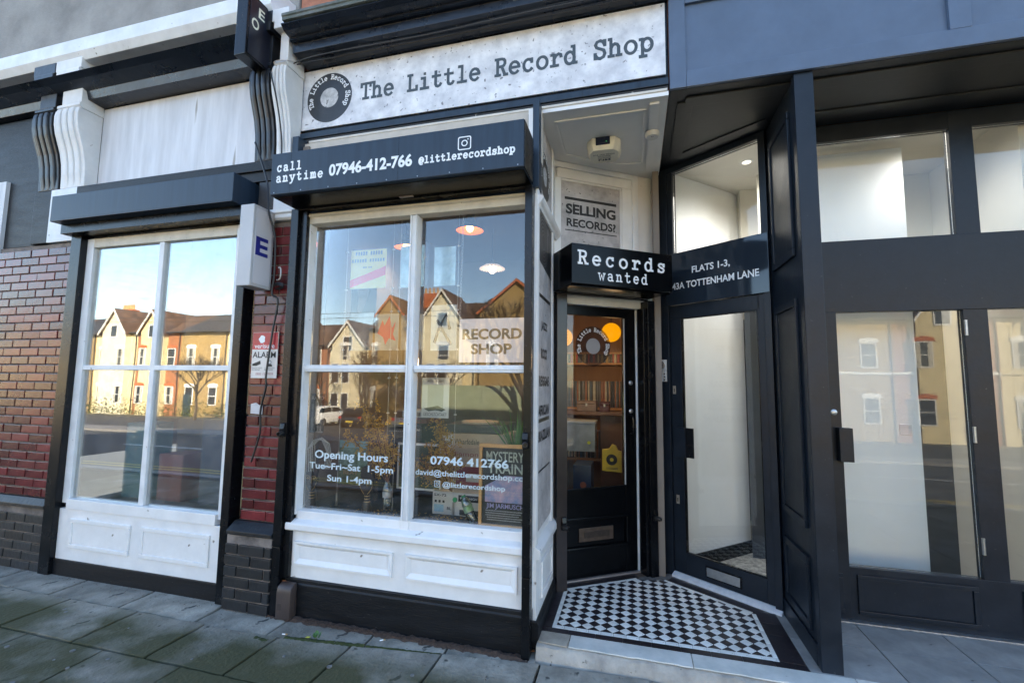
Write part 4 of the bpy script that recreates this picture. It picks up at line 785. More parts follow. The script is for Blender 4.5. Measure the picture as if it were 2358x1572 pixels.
# the hall behind
hall = [(.33, 1.26), (.99, 1.957)]
H = Fr((.32, 1.245), 43.6)
bx('hall_wall', H, .0, .975, .0-.12, .0, .19, 3.44, WHW, flats, .002); MB().prism(H, [(0, .085), (.022, .085), (.022, .165), (.014, .175), (.012, .188), (0, .192)], .0, .985).build('hall_skirting', BLACKG, flats, .002)
HT = mat('hall_tiles', (.55, .55, .53), .3, .2, 34, col2=(.05, .055, .06), bump=.02)
MB().slab([(.33, 1.25), (.94, .80), (6.8, .80), (6.8, 6), (.33, 6)], .06, .088).build('hall_floor', HT, flats)
bx('hall_back_wall', F, .26, 6.8, -4.3, -4.2, .09, 3.45, CREAMW, flats, 0); bx('hall_side_wall', F, .252, .31, -4.19, -1.35, .09, 3.45, CREAMW, flats, 0)
MB().slab([(.36, 1.30), (1.0, .83), (6.8, .83), (6.8, 6), (.36, 6)], 3.442, 3.4535).build('hall_ceiling', CREAMW, flats)
bx('hall_partition', F, 2.5, 2.56, -4.19, -.86, .09, 3.44, CREAMW, flats, 0)
bx('hall_inner_door', F, 1.5, 2.45, -3.0, -2.94, .09, 2.35, mat('charcoal_door', (.035, .042, .052), .4, .1, 4), flats, .004)
bx('hall_return', F, .995, 2.49, -3.0, -2.94, 2.36, 3.44, CREAMW, flats, 0); bx('hall_return', F, 1.0, 1.49, -3.0, -2.94, .09, 2.35, mat('charcoal_wall', (.05, .056, .066), .5, .1, 4), flats, 0)
def downlight(x, y, en, label):
    dl = thing('downlight', label, 'lamp', (x, y, 3.44), 'downlights in the hall')
    MB().lathe((x, y, 3.4445), [(.05, 0), (.05, .004), (.036, .006)], 24, (0, 0, -1)).build('trim_ring', WHITEO, dl, smooth=True); MB().lathe((x, y, 3.438), [(.034, 0), (.030, .002)], 20, (0, 0, -1)).build('lens', mat('hall_lens', (.7, .68, .62), .4, emit=(1, .85, .65), est=.5), dl)
    l = bpy.data.lights.new('lamp_glow', 'SPOT'); l.energy = en; l.color = (1, .95, .88); l.spot_size = rad(165); l.spot_blend = 1; l.shadow_soft_size = .3
    lo = bpy.data.objects.new('lamp_glow', l); sc.collection.objects.link(lo); lo.parent = dl; lo.location = (0, 0, -.12)
downlight(.938, 1.209, 20, 'round recessed downlight in the hall ceiling behind the transom'); downlight(1.5, 1.9, 40, 'unseen added downlight further down the hall ceiling'); downlight(2.05, 1.0, 9, 'added fill downlight behind the set back screen')  # the last two fittings are added, unseen, to brighten hall and lobby
# glazed screen further right, set back at y = .78
S = Fr((.955, .78), 0)
sc_ = flats
bx('screen_post', S, .0, .10, -.06, .0, .085, 3.454, SLATED, sc_, .003); bx('screen_post', S, .30, .40, -.06, .012, .085, 2.10, SLATED, sc_, .003); bx('screen_post', S, 1.12, 1.25, -.06, .0, .085, 3.454, SLATED, sc_, .003); bx('screen_post', S, 2.3, 2.45, -.06, .0, .085, 3.454, SLATED, sc_, .003)
bx('screen_head', S, .101, 2.299, -.059, -.002, 3.33, 3.4535, SLATED, sc_, .003); bx('screen_band', S, .101, 2.299, -.059, .006, 2.10, 2.60, SLATED, sc_, .003); bx('screen_bottom_rail', S, .101, 2.299, -.059, .004, .085, .42, SLATED, sc_, .003)
for a, b, c_, d_ in ((.101, 1.119, 2.601, 3.329), (.401, 1.119, .421, 2.099), (.101, .299, .421, 2.099), (1.251, 2.299, .421, 2.099), (1.251, 2.299, 2.601, 3.329)): bx('screen_pane', S, a, b, -.034, -.028, c_, d_, GLASSF, sc_, 0)
bx('white_partition', S, .40, 1.03, -.40, -.36, .09, 3.40, WHW, sc_, .002); bx('cream_blind', S, .10, 1.12, -.62, -.60, 2.35, 3.40, CREAMW, sc_, 0)
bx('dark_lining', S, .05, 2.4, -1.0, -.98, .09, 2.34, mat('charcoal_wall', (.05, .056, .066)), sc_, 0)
MB().box(S, .36, .44, .012, .07, 1.10, 1.32).build('screen_pull', SLATED, sc_, .004)
bx('screen_lightwell', S, .05, 2.4, -1.2, -1.01, 2.36, 3.44, CREAMW, sc_, 0)
bx('end_pier', F, 3.4, 4.4, -.8, -.05, 0, 3.45, SLATED, flats, .004)

# slate return wall closing the right side of the tiled porch
RT = Fr((.966, .76), -90)               # u runs towards the street, face towards the shop
bx('return_wall', RT, .0, .585, -.075, .0, .078, 3.4535, SLATED, flats, .003); bx('return_post', RT, .586, .64, -.09, .012, .078, 3.4535, SLATED, flats, .004)
for z0, z1 in ((.22, .62), (.78, 2.12), (2.38, 3.30)):
    rp = bx('raised_panel', RT, .13, .46, .0005, .008, z0+.05, z1-.05, SLATED, flats, .003)
    for q in ((.09, .50, z1-.045, z1), (.09, .50, z0, z0+.045), (.09, .125, z0+.046, z1-.046), (.465, .50, z0+.046, z1-.046)): bx('panel_moulding', RT, *q[:2], .0005, .018, *q[2:], SLATED, rp, .004)
bx('return_skirting', RT, .0, .585, .0005, .014, .082, .19, SLATED, flats, .003)
# ironmongery and joinery details of the set back screen and its lobby
for z in (.62, 1.3, 1.98): MB().lathe(S(1.128, .004, z-.05), [(.009, 0), (.009, .1)], 10).build('hinge', STEEL, flats, smooth=True)
MB().lathe(S(.355, .012, 1.42), [(.02, 0), (.02, .006), (.012, .010)], 16, S.n).build('cylinder_lock', STEEL, flats, smooth=True)
for a, b in ((.14, .36), (.44, 1.08), (1.3, 2.26)):
    rp = bx('raised_panel', S, a+.03, b-.03, .0045, .009, .16, .35, SLATED, flats, .002)
    for q in ((a, b, .352, .378), (a, b, .132, .158), (a, a+.028, .1585, .3515), (b-.028, b, .1585, .3515)): bx('panel_moulding', S, *q[:2], .0045, .018, *q[2:], SLATED, rp, .004)
bx('threshold_strip', S, .0, 2.45, .003, .045, .081, .092, mat('scuffed_aluminium', (.42, .43, .44), .35, .25, 30, metal=.8), flats, .002)
bx('letter_flap', S, .62, .90, .0065, .014, .50-.06, .50, STEEL, flats, .002) if False else None
bx('skirting', S, .40, 1.03, -.359, -.345, .092, .22, BLACKG, flats, .003)
bx('light_switch', S, .90, .975, -.3595, -.352, 1.25, 1.33, WHITEO, flats, .003)
stairs = thing('staircase', 'pale staircase with a dark handrail in the lobby behind the screen', 'stairs', (2.65, 1.3, .09))
for k in range(6): bx('tread', F, 2.57, 3.35, -1.66+.1*0-.22*0, -1.0-.0, .09+.17*k, .09+.17*(k+1)-.004, WHW, stairs, .004) if False else bx('tread', F, 2.57+.14*k, 3.4, -1.64, -.98, .09+.17*k, .09+.17*(k+1)-.003, CREAMW, stairs, .004)
MB().tube([F(2.57, -.97, .95), F(3.4, -.97, 1.95)], .022, 8).build('handrail', BLACKG, stairs)
for k in range(6): MB().tube([F(2.62+.14*k, -.97, .15+.17*k), F(2.62+.14*k, -.97, 1.0+.169*k)], .010, 6).build('baluster', BLACKG, stairs)

# ================================================================== LEFT: PILASTER AND NEIGHBOUR
nb = thing('neighbour_shop', 'neighbouring shop building at the left with burgundy glazed brick pilasters', 'building', (-4.0, .3, 0))
bx('upper_wall', F, -11, -2.63, -9, -.12, 3.3, 8.6, mat('grey_stucco', (.26, .25, .235), .85, .25, 2.5, bump=.3), nb, 0); MB().prism(F, [(-.12, 4.42), (.10, 4.42), (.14, 4.48), (.14, 4.60), (.02, 4.66), (-.12, 4.68)], -9, -2.66).build('string_course', WHITEO, nb, .004); bx('sun_block_back_wall', F, -11, -2.63, -9, -8.8, 0, 3.45, DARKIN, nb, 0); bx('sun_block_end_wall', F, -11, -10.9, -8.79, -.1, 0, 3.45, DARKIN, nb, 0)  # back and end walls are unseen, added against sun leaking in
bmesh_ = {}
def brickwall(x0, x1, z0, z1, yv, mm, par, proto_, cap=300):
    L_, H_, J = .215, .065, .010; n = 0; row = 0; z = z0
    bx('mortar', F, x0+.002, x1-.002, yv-.12, yv-.012, z0-.01, z1, MORT, par, 0)
    while z+H_ <= z1+.01:
        x = x0-(.1125 if row % 2 else 0)
        while x < x1-.02:
            a, b = max(x, x0), min(x+L_, x1); x += L_+J
            if b-a < .03: continue
            key = (proto_, round(b-a, 3))
            c = F((a+b)/2, yv-.05, z+H_/2)
            if key not in bmesh_:
                w_ = b-a; o = MB().box(Fr((c.x, c.y), 0), -w_/2, w_/2, -.05, .05, c.z-H_/2, c.z+H_/2).build('brick', mm, par, .004); bmesh_[key] = o.data
            else:
                o = bpy.data.objects.new('brick', bmesh_[key]); sc.collection.objects.link(o); o.parent = par; WL[o.name] = c
                o.location = c-WL[par.name]
            o.location.y += R.uniform(-.002, .002); o.rotation_euler = (R.uniform(-.012, .012), 0, R.uniform(-.012, .012)); n += 1
        z += H_+J; row += 1
pl = thing('brick_pilaster', 'burgundy glazed brick pilaster beside the black shutter rail', 'pilaster', (-2.6, 0, 0))
brickwall(-2.775, -2.414, .585, 2.79, .0, BURG, pl, 'b'); brickwall(-2.80, -2.414, .0, .50, .09, BRKB, pl, 'k')
MB().prism(F, [(-.05, .505), (.09, .505), (.09, .53), (.02, .58), (-.05, .58)], -2.80, -2.414).build('plinth_cap', BRKB, pl, .004)
MB().prism(F, [(-.05, 2.795), (.02, 2.795), (.035, 2.81), (.035, 2.835), (.05, 2.845), (.05, 2.868), (.03, 2.88), (-.05, 2.885)], -2.79, -2.414).build('cap_moulding', WHITEO, pl, .003)
bx('white_block', F, -2.64, -2.414, -.1, .015, 2.886, 3.33, WHITEO, pl, .004)
bx('dark_panel', F, -2.79, -2.642, -.1, .005, 2.886, 3.12, mat('stained_dark_paint', (.03, .03, .032), .5, .4, 8), pl, .002)
bx('dark_beam', F, -4.75, -2.615, -.1, .03, 3.205, 3.282, BLACKW, nb, .003); bx('dark_beam', F, -4.75, -2.615, -.1, .012, 3.125, 3.204, BLACKW, nb, .003)
def console(x0, x1, mm, label):
    t = thing('console_bracket', label, 'bracket', ((x0+x1)/2, 0, 3.34), 'console brackets between the shopfronts')
    pr = [(-.1, 3.30), (.0, 3.30), (.004, 3.42), (.012, 3.52), (.03, 3.62), (.055, 3.70), (.08, 3.78), (.095, 3.86), (.098, 3.94), (.09, 3.99), (-.1, 3.99)]
    MB().prism(F, pr, x0, x1).build('scroll', mm, t, .006)
    w_ = x1-x0
    for k in (.14, .40, .66):
        MB().prism(F, [(v+.016 if v > 0 else v, z) for v, z in pr[1:-1]]+[(-.05, 3.985), (-.05, 3.31)], x0+w_*k, x0+w_*(k+.2)).build('rib', mm, t, .012)
    MB().prism(F, [(-.1, 3.992), (.075, 3.992), (.095, 4.01), (.095, 4.03), (.08, 4.045), (-.1, 4.045)], x0+.02, x1+.005).build('collar', mm, t, .004)
    bx('cap_block', F, x0+.055, x1+.0, -.1, .08, 4.046, 4.27, mm, t, .005); bx('cap_slab', F, x0+.03, x1+.012, -.1, .13, 4.271, 4.34, mm, t, .005); bx('cap_top', F, x0-.0, x1+.02, -.1, .12, 4.341, 4.44, mm, t, .005)
WSTONE = mat('white_painted_stone', (.68, .68, .68), .5, .10, 5, bump=.25, bscale=12, spots=.05, spotcol=(.25, .2, .15), spotscale=12)
console(-2.655, -2.525, WSTONE, 'white painted scroll bracket left of the fascia sign')
console(-2.86, -2.675, mat('black_painted_stone', (.014, .015, .018), .35, .5, 9, bump=.3, bscale=14), 'black painted scroll bracket beside the white one')
console(-5.31, -5.05, MC['black_painted_stone'], 'black painted scroll bracket at the far left')
console(-5.02, -4.72, WSTONE, 'white painted scroll bracket at the far left')
# neighbour's front
bx('blank_fascia', F, -4.72, -2.865, -.13, -.10, 3.33, 4.075, mat('plain_fascia', (.60, .61, .64), .5, .16, 9, streak=.12, spots=.08, spotcol=(.33, .32, .30), spotscale=9), nb, .003)
MB().prism(F, [(-.134, 4.08), (.03, 4.09), (.05, 4.16), (.15, 4.2), (.2, 4.23), (-.134, 4.4)], -9, -2.865).build('cornice', MC['cornice_black_paint'], nb, .003)
bx('slate_board', F, -4.74, -2.83, -.1, .10, 3.16, 3.46, SLATE, nb, .004) if False else None
bx('shutter_box', F, -4.74, -2.83, -.05, .20, 2.90, 3.12, SLATE, nb, .004)
bx('box_strip', F, -4.74, -2.83, -.05, .12, 2.82, 2.898, BLACK, nb, .002)
bx('guide_rail', F, -4.72, -4.60, -.05, .05, 0, 2.819, BLACK, nb, .003); bx('guide_rail', F, -2.90, -2.83, -.05, .05, 0, 2.819, BLACK, nb, .003)
bx('window_frame', F, -4.599, -4.52, -.05, .0, .56, 2.80, WHITEO, nb, .004); bx('window_frame', F, -2.98, -2.901, -.05, .0, .56, 2.80, WHITEO, nb, .004); bx('window_frame', F, -4.519, -2.981, -.05, .0, 2.72, 2.80, CREAMP, nb, .004); bx('window_frame', F, -4.519, -2.981, -.05, .02, .52, .60, WHITE, nb, .004); bx('window_frame', F, -4.519, -2.981, -.05, -.005, 1.66, 1.70, WHITEO, nb, .004)
bx('mullion', F, -3.77, -3.72, -.05, -.003, .601, 2.719, WHITEO, nb, .004)
for a, b in ((-4.519, -3.771), (-3.719, -2.981)):
    bx('pane', F, a, b, -.03, -.024, 1.701, 2.719, GLASSN, nb, 0); bx('pane', F, a, b, -.03, -.024, .601, 1.659, GLASSN, nb, 0)
bx('stall_riser', F, -4.599, -2.901, -.05, .01, .12, .519, WHITE, nb, .003); bx('plinth', F, -4.599, -2.901, -.05, .02, -.05, .119, BLACKW, nb, .003)
for a, b in ((-4.45, -3.80), (-3.69, -3.02)):
    rp = bx('raised_panel', F, a+.03, b-.03, .010, .016, .25, .42, WHITE, nb, .002)
    for q in ((a, b, .42, .45), (a, b, .22, .25), (a, a+.03, .251, .419), (b-.03, b, .251, .419)): bx('panel_moulding', F, *q[:2], .0105, .024, *q[2:], WHITE, rp, .004)
bx('inner_board', F, -4.6, -2.8, -1.0, -.95, .0, 3.4, mat('warm_inner_board', (.30, .22, .13), .7, .25, 2), nb, 0)
bx('window_shelf', F, -4.55, -2.9, -.8, -.06, .5, .56, mat('dark_shelf', (.03, .022, .018)), nb, .003)
for k, (x0, z1, c_) in enumerate(((-4.35, 1.5, (.10, .20, .20)), (-3.95, 1.25, (.25, .08, .06)), (-3.5, 1.6, (.08, .09, .11)), (-3.2, 1.2, (.3, .26, .15)))):
    t = tag(bx('window_box', F, x0, x0+.26, -.5, -.28, .561, z1-.3, mat('box_%d' % k if False else ['teal_card', 'rust_card', 'navy_card', 'straw_card'][k], c_, .6), None, .004), ['teal', 'rust red', 'navy', 'straw coloured'][k]+' box standing in the left neighbour\'s window', 'box')
pl2 = thing('brick_pilaster', 'burgundy glazed brick pilaster at the far left edge', 'pilaster', (-5.2, 0, 0)); brickwall(-5.75, -4.725, .585, 2.79, .0, BURG, pl2, 'b'); brickwall(-5.75, -4.725, .0, .50, .03, BRKB, pl2, 'k')
MB().prism(F, [(-.05, .505), (.05, .505), (.05, .53), (.02, .58), (-.05, .58)], -5.75, -4.725).build('plinth_cap', BRKB, pl2, .004); bx('white_block', F, -5.1, -4.745, -.1, .015, 2.80, 3.29, WHITEO, pl2, .004); bx('dark_fascia', F, -9, -5.32, -.1, -.03, 2.80, 4.075, BLACKW, nb, .004); bx('dark_block', F, -5.32, -5.101, -.1, .012, 2.80, 3.29, BLACKW, pl2, .004)
bx('far_wall', F, -10.9, -5.76, -.1, .0, 0, 3.45, MC['plain_fascia'], nb, 0)
# projecting signs
def projecting(x, y0, y1, z0, z1, th, case, face, label):
    t = thing('projecting_sign', label, 'sign', (x-th/2, (y0+y1)/2, z0), 'projecting signs of the left neighbour')
    B = Fr((x, 0), 90)
    bx('sign_case', B, y0, y1, -th, 0, z0, z1, case, t, .006); bx('sign_face', B, y0+.022, y1-.022, .0, .003, z0+.022, z1-.022, face, t, .002)
    return t, B
GREYC = mat('grey_sign_case', (.46, .46, .47), .4, .06, 4); NAVY = mat('navy_letter', (.012, .02, .20), .4)
t, B = projecting(-2.60, -.225, -.03, 2.255, 2.85, .12, GREYC, mat('pale_sign_face', (.58, .57, .60), .35, .04, 3), 'white box sign with a navy letter E on the burgundy bricks')
sans('E', B, -.195, -.082, 2.485, 2.622, .0036, NAVY, t, .03); bx('wall_bracket', B, -.029, .0, -.09, -.03, 2.35, 2.75, STEEL, t, .002)
t, B = projecting(-2.70, -.30, -.045, 3.96, 4.46, .10, BLACK, mat('black_sign_face', (.012, .013, .022), .3, .1, 4), 'black box sign with cream letters high beside the white bracket')
sans('E', B, -.205, -.148, 4.315, 4.395, .0036, mat('cream_letter', (.75, .74, .58), .4), t, .02); sans('O', B, -.262, -.195, 4.20, 4.285, .0036, MC['cream_letter'], t, .02)
bx('wall_bracket', B, -.044, .05, -.07, -.01, 4.05, 4.46, BLACK, t, .003)
for z in (4.20, 4.30): MB().lathe(B(.02, -.01, z), [(.008, 0), (.006, .004)], 10, B.n).build('bolt', STEEL, t)
# alarm notice, torn paper, cables
al = thing('alarm_notice', 'red and white verisure ALARM notice screwed to the burgundy bricks', 'notice', (-2.63, -.03, 1.6))
bx('board', F, -2.745, -2.515, .012, .018, 1.605, 1.945, mat('white_notice', (.66, .63, .60), .35, .05, 5), al, .002)
bx('red_header', F, -2.743, -2.517, .018, .0185, 1.818, 1.943, mat('red_notice', (.40, .03, .045), .25, .35, 6), al, 0)
MB().plate(F, [(-2.66+.028*math.cos(a)*(1.15 if k % 2 else .85), 1.893+.03*math.sin(a)) for k, a in enumerate([i*math.pi/5 for i in range(10)])], .0185, .0188).build('emblem', LETW, al)
sans('verisure', F, -2.725, -2.545, 1.826, 1.858, .0189, LETW, al, .01); sans('ALARM', F, -2.738, -2.530, 1.755, 1.800, .0184, LETK, al, .02)
sans('IMAGE & AUDIO\nRECORDING', F, -2.738, -2.645, 1.662, 1.685, .0184, LETK, al, .0); sans('CAR POLICE\nRESPONSE', F, -2.625, -2.535, 1.662, 1.685, .0184, LETK, al, .0); sans('0800 153 9999', F, -2.70, -2.545, 1.628, 1.645, .0184, mat('faded_red', (.35, .1, .1), .5), al, .0)
MB().plate(F, [(-2.735, 1.71), (-2.69, 1.725), (-2.665, 1.735), (-2.66, 1.71), (-2.70, 1.695), (-2.735, 1.695)], .0182, .0186).build('camera_symbol', LETK, al)
g = MB(); ring(g, F, -2.58, 1.722, .011, .015, .0184, 16); g.plate(F, [(-2.605, 1.69), (-2.555, 1.69), (-2.562, 1.708), (-2.598, 1.708)], .0183, .0186); g.build('guard_symbol', LETK, al)
tag(MB().plate(F, [(-2.735, 1.345), (-2.63, 1.34), (-2.63, 1.405), (-2.64, 1.42), (-2.655, 1.405), (-2.69, 1.425), (-2.735, 1.415)], .006, .008).build('torn_paper', mat('torn_white_paper', (.62, .60, .60), .7, .08, 20), None), 'torn scrap of white paper stuck on the burgundy bricks', 'paper')
CAB = mat('black_cable', (.012, .012, .014), .45)
def smooth(pts, n=6):
    P = [Vector(p) for p in pts]; P = [P[0]]+P+[P[-1]]; o = []
    for i in range(1, len(P)-2):
        for k in range(n):
            t = k/n; a, b, c_, d_ = P[i-1], P[i], P[i+1], P[i+2]
            o.append(.5*((2*b)+(c_-a)*t+(2*a-5*b+4*c_-d_)*t*t+(3*b-a-3*c_+d_)*t**3))
    return o+[P[-2]]
def cable(pts, r, label, m_=CAB):
    return tag(MB().tube(smooth(pts), r, 6).build('cable', m_, None, smooth=True), label, 'cable', 'cables clipped to the shopfront')
cable([(-2.80, -.06, 3.42), (-2.651, -.07, 3.074), (-2.594, -.10, 2.844), (-2.562, -.06, 2.65), (-2.557, -.05, 2.377), (-2.568, -.05, 2.227), (-2.52, -.04, 2.171), (-2.557, -.035, 1.938), (-2.580, -.045, 1.634), (-2.580, -.04, 1.54), (-2.624, -.03, 1.374), (-2.624, -.025, 1.21), (-2.68, -.03, 1.0)], .0075, 'black cable looping down over the alarm notice on the bricks')
cable([(-2.70, -.06, 3.96), (-2.64, -.12, 3.93), (-2.605, -.128, 3.84), (-2.585, -.105, 3.72), (-2.578, -.07, 3.58), (-2.578, -.035, 3.42), (-2.58, -.025, 3.30)], .006, 'black cable running down the front of the white scroll bracket')
cable([(-2.55, -.02, 2.43), (-2.515, -.04, 2.42), (-2.50, -.05, 2.38), (-2.515, -.04, 2.34), (-2.56, -.02, 2.335)], .005, 'short loop of white cable beside the box sign', mat('white_cable', (.65, .65, .65), .4))
m_ = MB()
for k in range(5): m_.tube(smooth([(-2.57, -.03, 2.285+.006*k), (-2.51, -.06, 2.29+.004*k), (-2.475, -.045, 2.275+.005*k), (-2.52, -.03, 2.265+.003*k), (-2.57, -.02, 2.27)]), .004, 5)
tag(m_.build('cable_coil', CAB, None), 'small coil of black cable beneath the box sign', 'cable')
cable([(-2.58, .0, 4.02), (-2.50, -.02, 4.055), (-2.2, -.02, 4.077), (-1.4, .0, 4.08), (-.6, -.02, 4.078), (.24, -.02, 4.076)], .005, 'lower of two black cables clipped under the cornice')
cable([(-2.60, -.01, 4.03), (-2.50, .02, 4.07), (-2.0, .03, 4.072), (-1.0, .04, 4.071), (.24, .03, 4.071)], .005, 'upper of two black cables clipped under the cornice')
cable([(-2.66, -.06, 4.015), (-2.62, -.105, 4.02), (-2.53, -.10, 4.018), (-2.50, -.02, 4.06)], .004, 'pale wires wrapped round the neck of the white bracket', mat('pale_wire', (.5, .45, .42), .5))
bt = thing('cable_boot', 'brown plastic cover at the foot of the left shutter rail', 'cover', (-2.28, -.05, 0))
MB().prism(F, [(.031, 0), (.10, 0), (.10, .17), (.09, .205), (.06, .222), (.031, .225)], -2.342, -2.225).build('cover', mat('brown_plastic', (.055, .040, .036), .45, .2, 8, bump=.1), bt, .016, True)
bx('moulded_mark', F, -2.325, -2.295, .1005, .1015, .06, .10, mat('brown_plastic_mark', (.04, .03, .028), .5), bt, 0)

# ================================================================== PAVEMENT, STEP, TILED FLOOR
SOIL = mat('dark_joint_moss', (.030, .034, .018), .95, .5, 14, col2=(.012, .013, .008), bump=.5)
def slabmat():
    m = mat('york_slab', (.36, .335, .285), .8, .2, 6, col2=(.16, .15, .125), spots=.4, spotcol=(.05, .05, .045), spotscale=11, bump=.8, bscale=42, rand=.16)
    nt = m.node_tree; L = nt.links; b = nt.nodes['Principled BSDF']; src = b.inputs['Base Color'].links[0].from_socket
    ge = _n(nt, 'ShaderNodeNewGeometry'); sp = _n(nt, 'ShaderNodeSeparateXYZ'); L.new(ge.outputs['Position'], sp.inputs[0])
    n1 = _n(nt, 'ShaderNodeTexNoise', Scale=2.1, Detail=5.); L.new(ge.outputs['Position'], n1.inputs['Vector'])
    # algae grows away from the swept strip along the wall
    mr = _n(nt, 'ShaderNodeMapRange'); mr.inputs['From Min'].default_value = -.22; mr.inputs['From Max'].default_value = -.42; L.new(sp.outputs[1], mr.inputs[0])
    mr2 = _n(nt, 'ShaderNodeMapRange'); mr2.inputs['From Min'].default_value = .30; mr2.inputs['From Max'].default_value = .52; L.new(n1.outputs[0], mr2.inputs[0])
    mu = _n(nt, 'ShaderNodeMath', operation='MULTIPLY'); L.new(mr.outputs[0], mu.inputs[0]); L.new(mr2.outputs[0], mu.inputs[1])
    mx = _n(nt, 'ShaderNodeMix', data_type='RGBA'); L.new(mu.outputs[0], mx.inputs[0]); L.new(src, mx.inputs[6]); mx.inputs[7].default_value = (.062, .062, .026, 1); L.new(mx.outputs[2], b.inputs['Base Color'])
    return m
SLABM = slabmat()
pave = MB().slab([(-40, -3.2), (40, -3.2), (40, 1.6), (-40, 1.6)], -.12, -.028).build('pavement', SOIL, None, kind='structure')
def pslab(pts, dz=0):
    c = Vector((sum(p[0] for p in pts)/4, sum(p[1] for p in pts)/4)); q = []; near = pts[0][1] > -1.3 and -6.5 < pts[0][0] < 3
    for i in range(4):
        p0, p1 = Vector(pts[i]), Vector(pts[(i+1) % 4]); n_ = max(2, int((p1-p0).length/.06)) if near else 2
        for k in range(n_):
            p = p0.lerp(p1, k/n_); d_ = p-c; q.append(c+d_*(1-.009/d_.length)+Vector((R.gauss(0, .0022), R.gauss(0, .0022))))
    o = MB().slab(q, -.05, dz+R.uniform(-.004, .002)).build('paving_slab', SLABM, pave, .004); o.rotation_euler = (R.uniform(-.005, .005), R.uniform(-.005, .005), 0)
LJ = lambda x: -.258+.112*(x+2.117) if x > -2.3 else -.275
xs = [-8.9, -7.9, -7.1, -6.3, -5.6, -4.9, -4.2, -3.5, -2.82, -2.25, -1.605, -1.10, -.56]
for i in range(len(xs)-1):
    a, b = xs[i], xs[i+1]; pslab([(a, LJ(a)), (b, LJ(b)), (b, .06), (a, .06)], -.004)
xs2 = [-8.5, -7.6, -6.8, -6.0, -5.3, -4.6, -3.95, -3.3, -2.72, -2.16, -1.67, -1.105, -.53, .073, .66, 1.25, 1.9, 2.6, 3.3, 4.0]
for i in range(len(xs2)-1):
    a, b = xs2[i], xs2[i+1]
    t0 = lambda x: LJ(x) if x < -.5 else -.053
    pslab([(a-.01, -.66), (b-.01, -.66), (b, t0(b)), (a, t0(a))])
    a, b = a+.27, b+.27; pslab([(a, -1.28), (b, -1.28), (b, -.66), (a, -.66)]); pslab([(a-.2, -1.95), (b-.2, -1.95), (b-.2, -1.28), (a-.2, -1.28)]); pslab([(a, -3.0), (b, -3.0), (b, -1.95), (a, -1.95)])
bx('kerb', F, -40, 40, 3.21, 3.36, -.12, .0, mat('granite_kerb', (.24, .24, .24), .8, .2, 20), None, .01, kind='structure')
STEP = mat('concrete_step', (.50, .46, .40), .85, .15, 7, col2=(.29, .27, .24), spots=.3, spotcol=(.15, .135, .11), spotscale=20, bump=.6, bscale=45)
MARB = mat('worn_marble', (.72, .71, .66), .45, .1, 5, col2=(.48, .50, .47), spots=.06, spotcol=(.2, .2, .18), spotscale=24, bump=.12)
m_ = MB(); vs = []; nst = 110
for i in range(nst+1):
    x = -.565+5.565*i/nst; j = R.uniform(-.005, .005)
    vs += [F(x, -.9, -.05), F(x, .056+j, -.05), F(x, .054+j, .0), F(x, .040+j, .035), F(x, .030+R.uniform(-.006, .006), .060+R.uniform(-.006, .004)), F(x, .008, .070), F(x, -.9, .072)]
m_.add(vs, [(7*i+k, 7*i+(k+1) % 7, 7*i+7+(k+1) % 7, 7*i+7+k) for i in range(nst) for k in range(7)]+[tuple(range(7)), tuple(7*nst+k for k in range(6, -1, -1))])
stp = m_.build('entrance_step', STEP, None, 0, kind='structure', smooth=True)
ms = MB().slab([(-.56, .022-.03), (-.385, -.02), (-.382, .111), (-.56, .111)], .0725, .0805).build('step_stone', mat('worn_sandstone', (.36, .32, .26), .7, .25, 9, bump=.3), stp, .003)
nx = [-.381, .30, 1.1, 2.0, 3.2, 5.0]
for i in range(5): MB().slab([(nx[i]+.002+(nx[i+1]-nx[i]-.004)*k/14, -.020+R.uniform(-.004, .004)) for k in range(15)]+[(nx[i+1]-.002, .111), (nx[i]+.002, .111)], .0725, .0805).build('marble_nosing', MARB, stp, .004)
GSF = mat('grey_stone_floor', (.30, .305, .30), .6, .12, 5, col2=(.17, .175, .175), spots=.2, spotcol=(.09, .09, .085), spotscale=14, bump=.3, bscale=40, rand=.12)
for i in range(9):
    for j in range(2): MB().slab([(.90+.46*i, .115+.34*j), (1.354+.46*i, .115+.34*j), (1.354+.46*i, .449+.34*j), (.90+.46*i, .449+.34*j)], .0725, .0800+R.uniform(-.001, .001)).build('floor_slab', GSF, stp, .002)
WT = mat('white_tile', (.80, .81, .77), .32, .10, 14, spots=.16, spotcol=(.33, .31, .27), spotscale=60, rand=.12, bump=.12); BT = mat('black_tile', (.022, .018, .022), .34, .3, 14, spots=.06, spotcol=(.16, .16, .15), spotscale=80, rand=.3, bump=.08)
fl = MB().slab([(-.57, .108), (.90, .108), (.90, .85), (.30, 1.25), (-.57, .72)], .05, .0765).build('tiled_floor', mat('tile_grout', (.16, .15, .14), .9, .3, 40), None, kind='structure')
TP = [Vector(p) for p in ((-.478, .2), (.735, .2), (.742, .70), (.21, 1.065), (.02, 1.035), (-.478, .70))]
def clip(poly, win):
    for i in range(len(win)):
        a, b = win[i], win[(i+1) % len(win)]; e = b-a; out = []
        for k in range(len(poly)):
            p, q = poly[k], poly[(k+1) % len(poly)]; sp = e.x*(p.y-a.y)-e.y*(p.x-a.x); sq = e.x*(q.y-a.y)-e.y*(q.x-a.x)
            if sp >= 0: out.append(p)
            if (sp >= 0) != (sq >= 0): out.append(p+(q-p)*(sp/(sp-sq)))
        poly = out
        if len(poly) < 3: return []
    return poly
def area(p): return abs(sum(p[i].x*p[(i+1) % len(p)].y-p[(i+1) % len(p)].x*p[i].y for i in range(len(p))))/2
dg_ = .0768; h_ = dg_/2; gp = .0022; cand = []
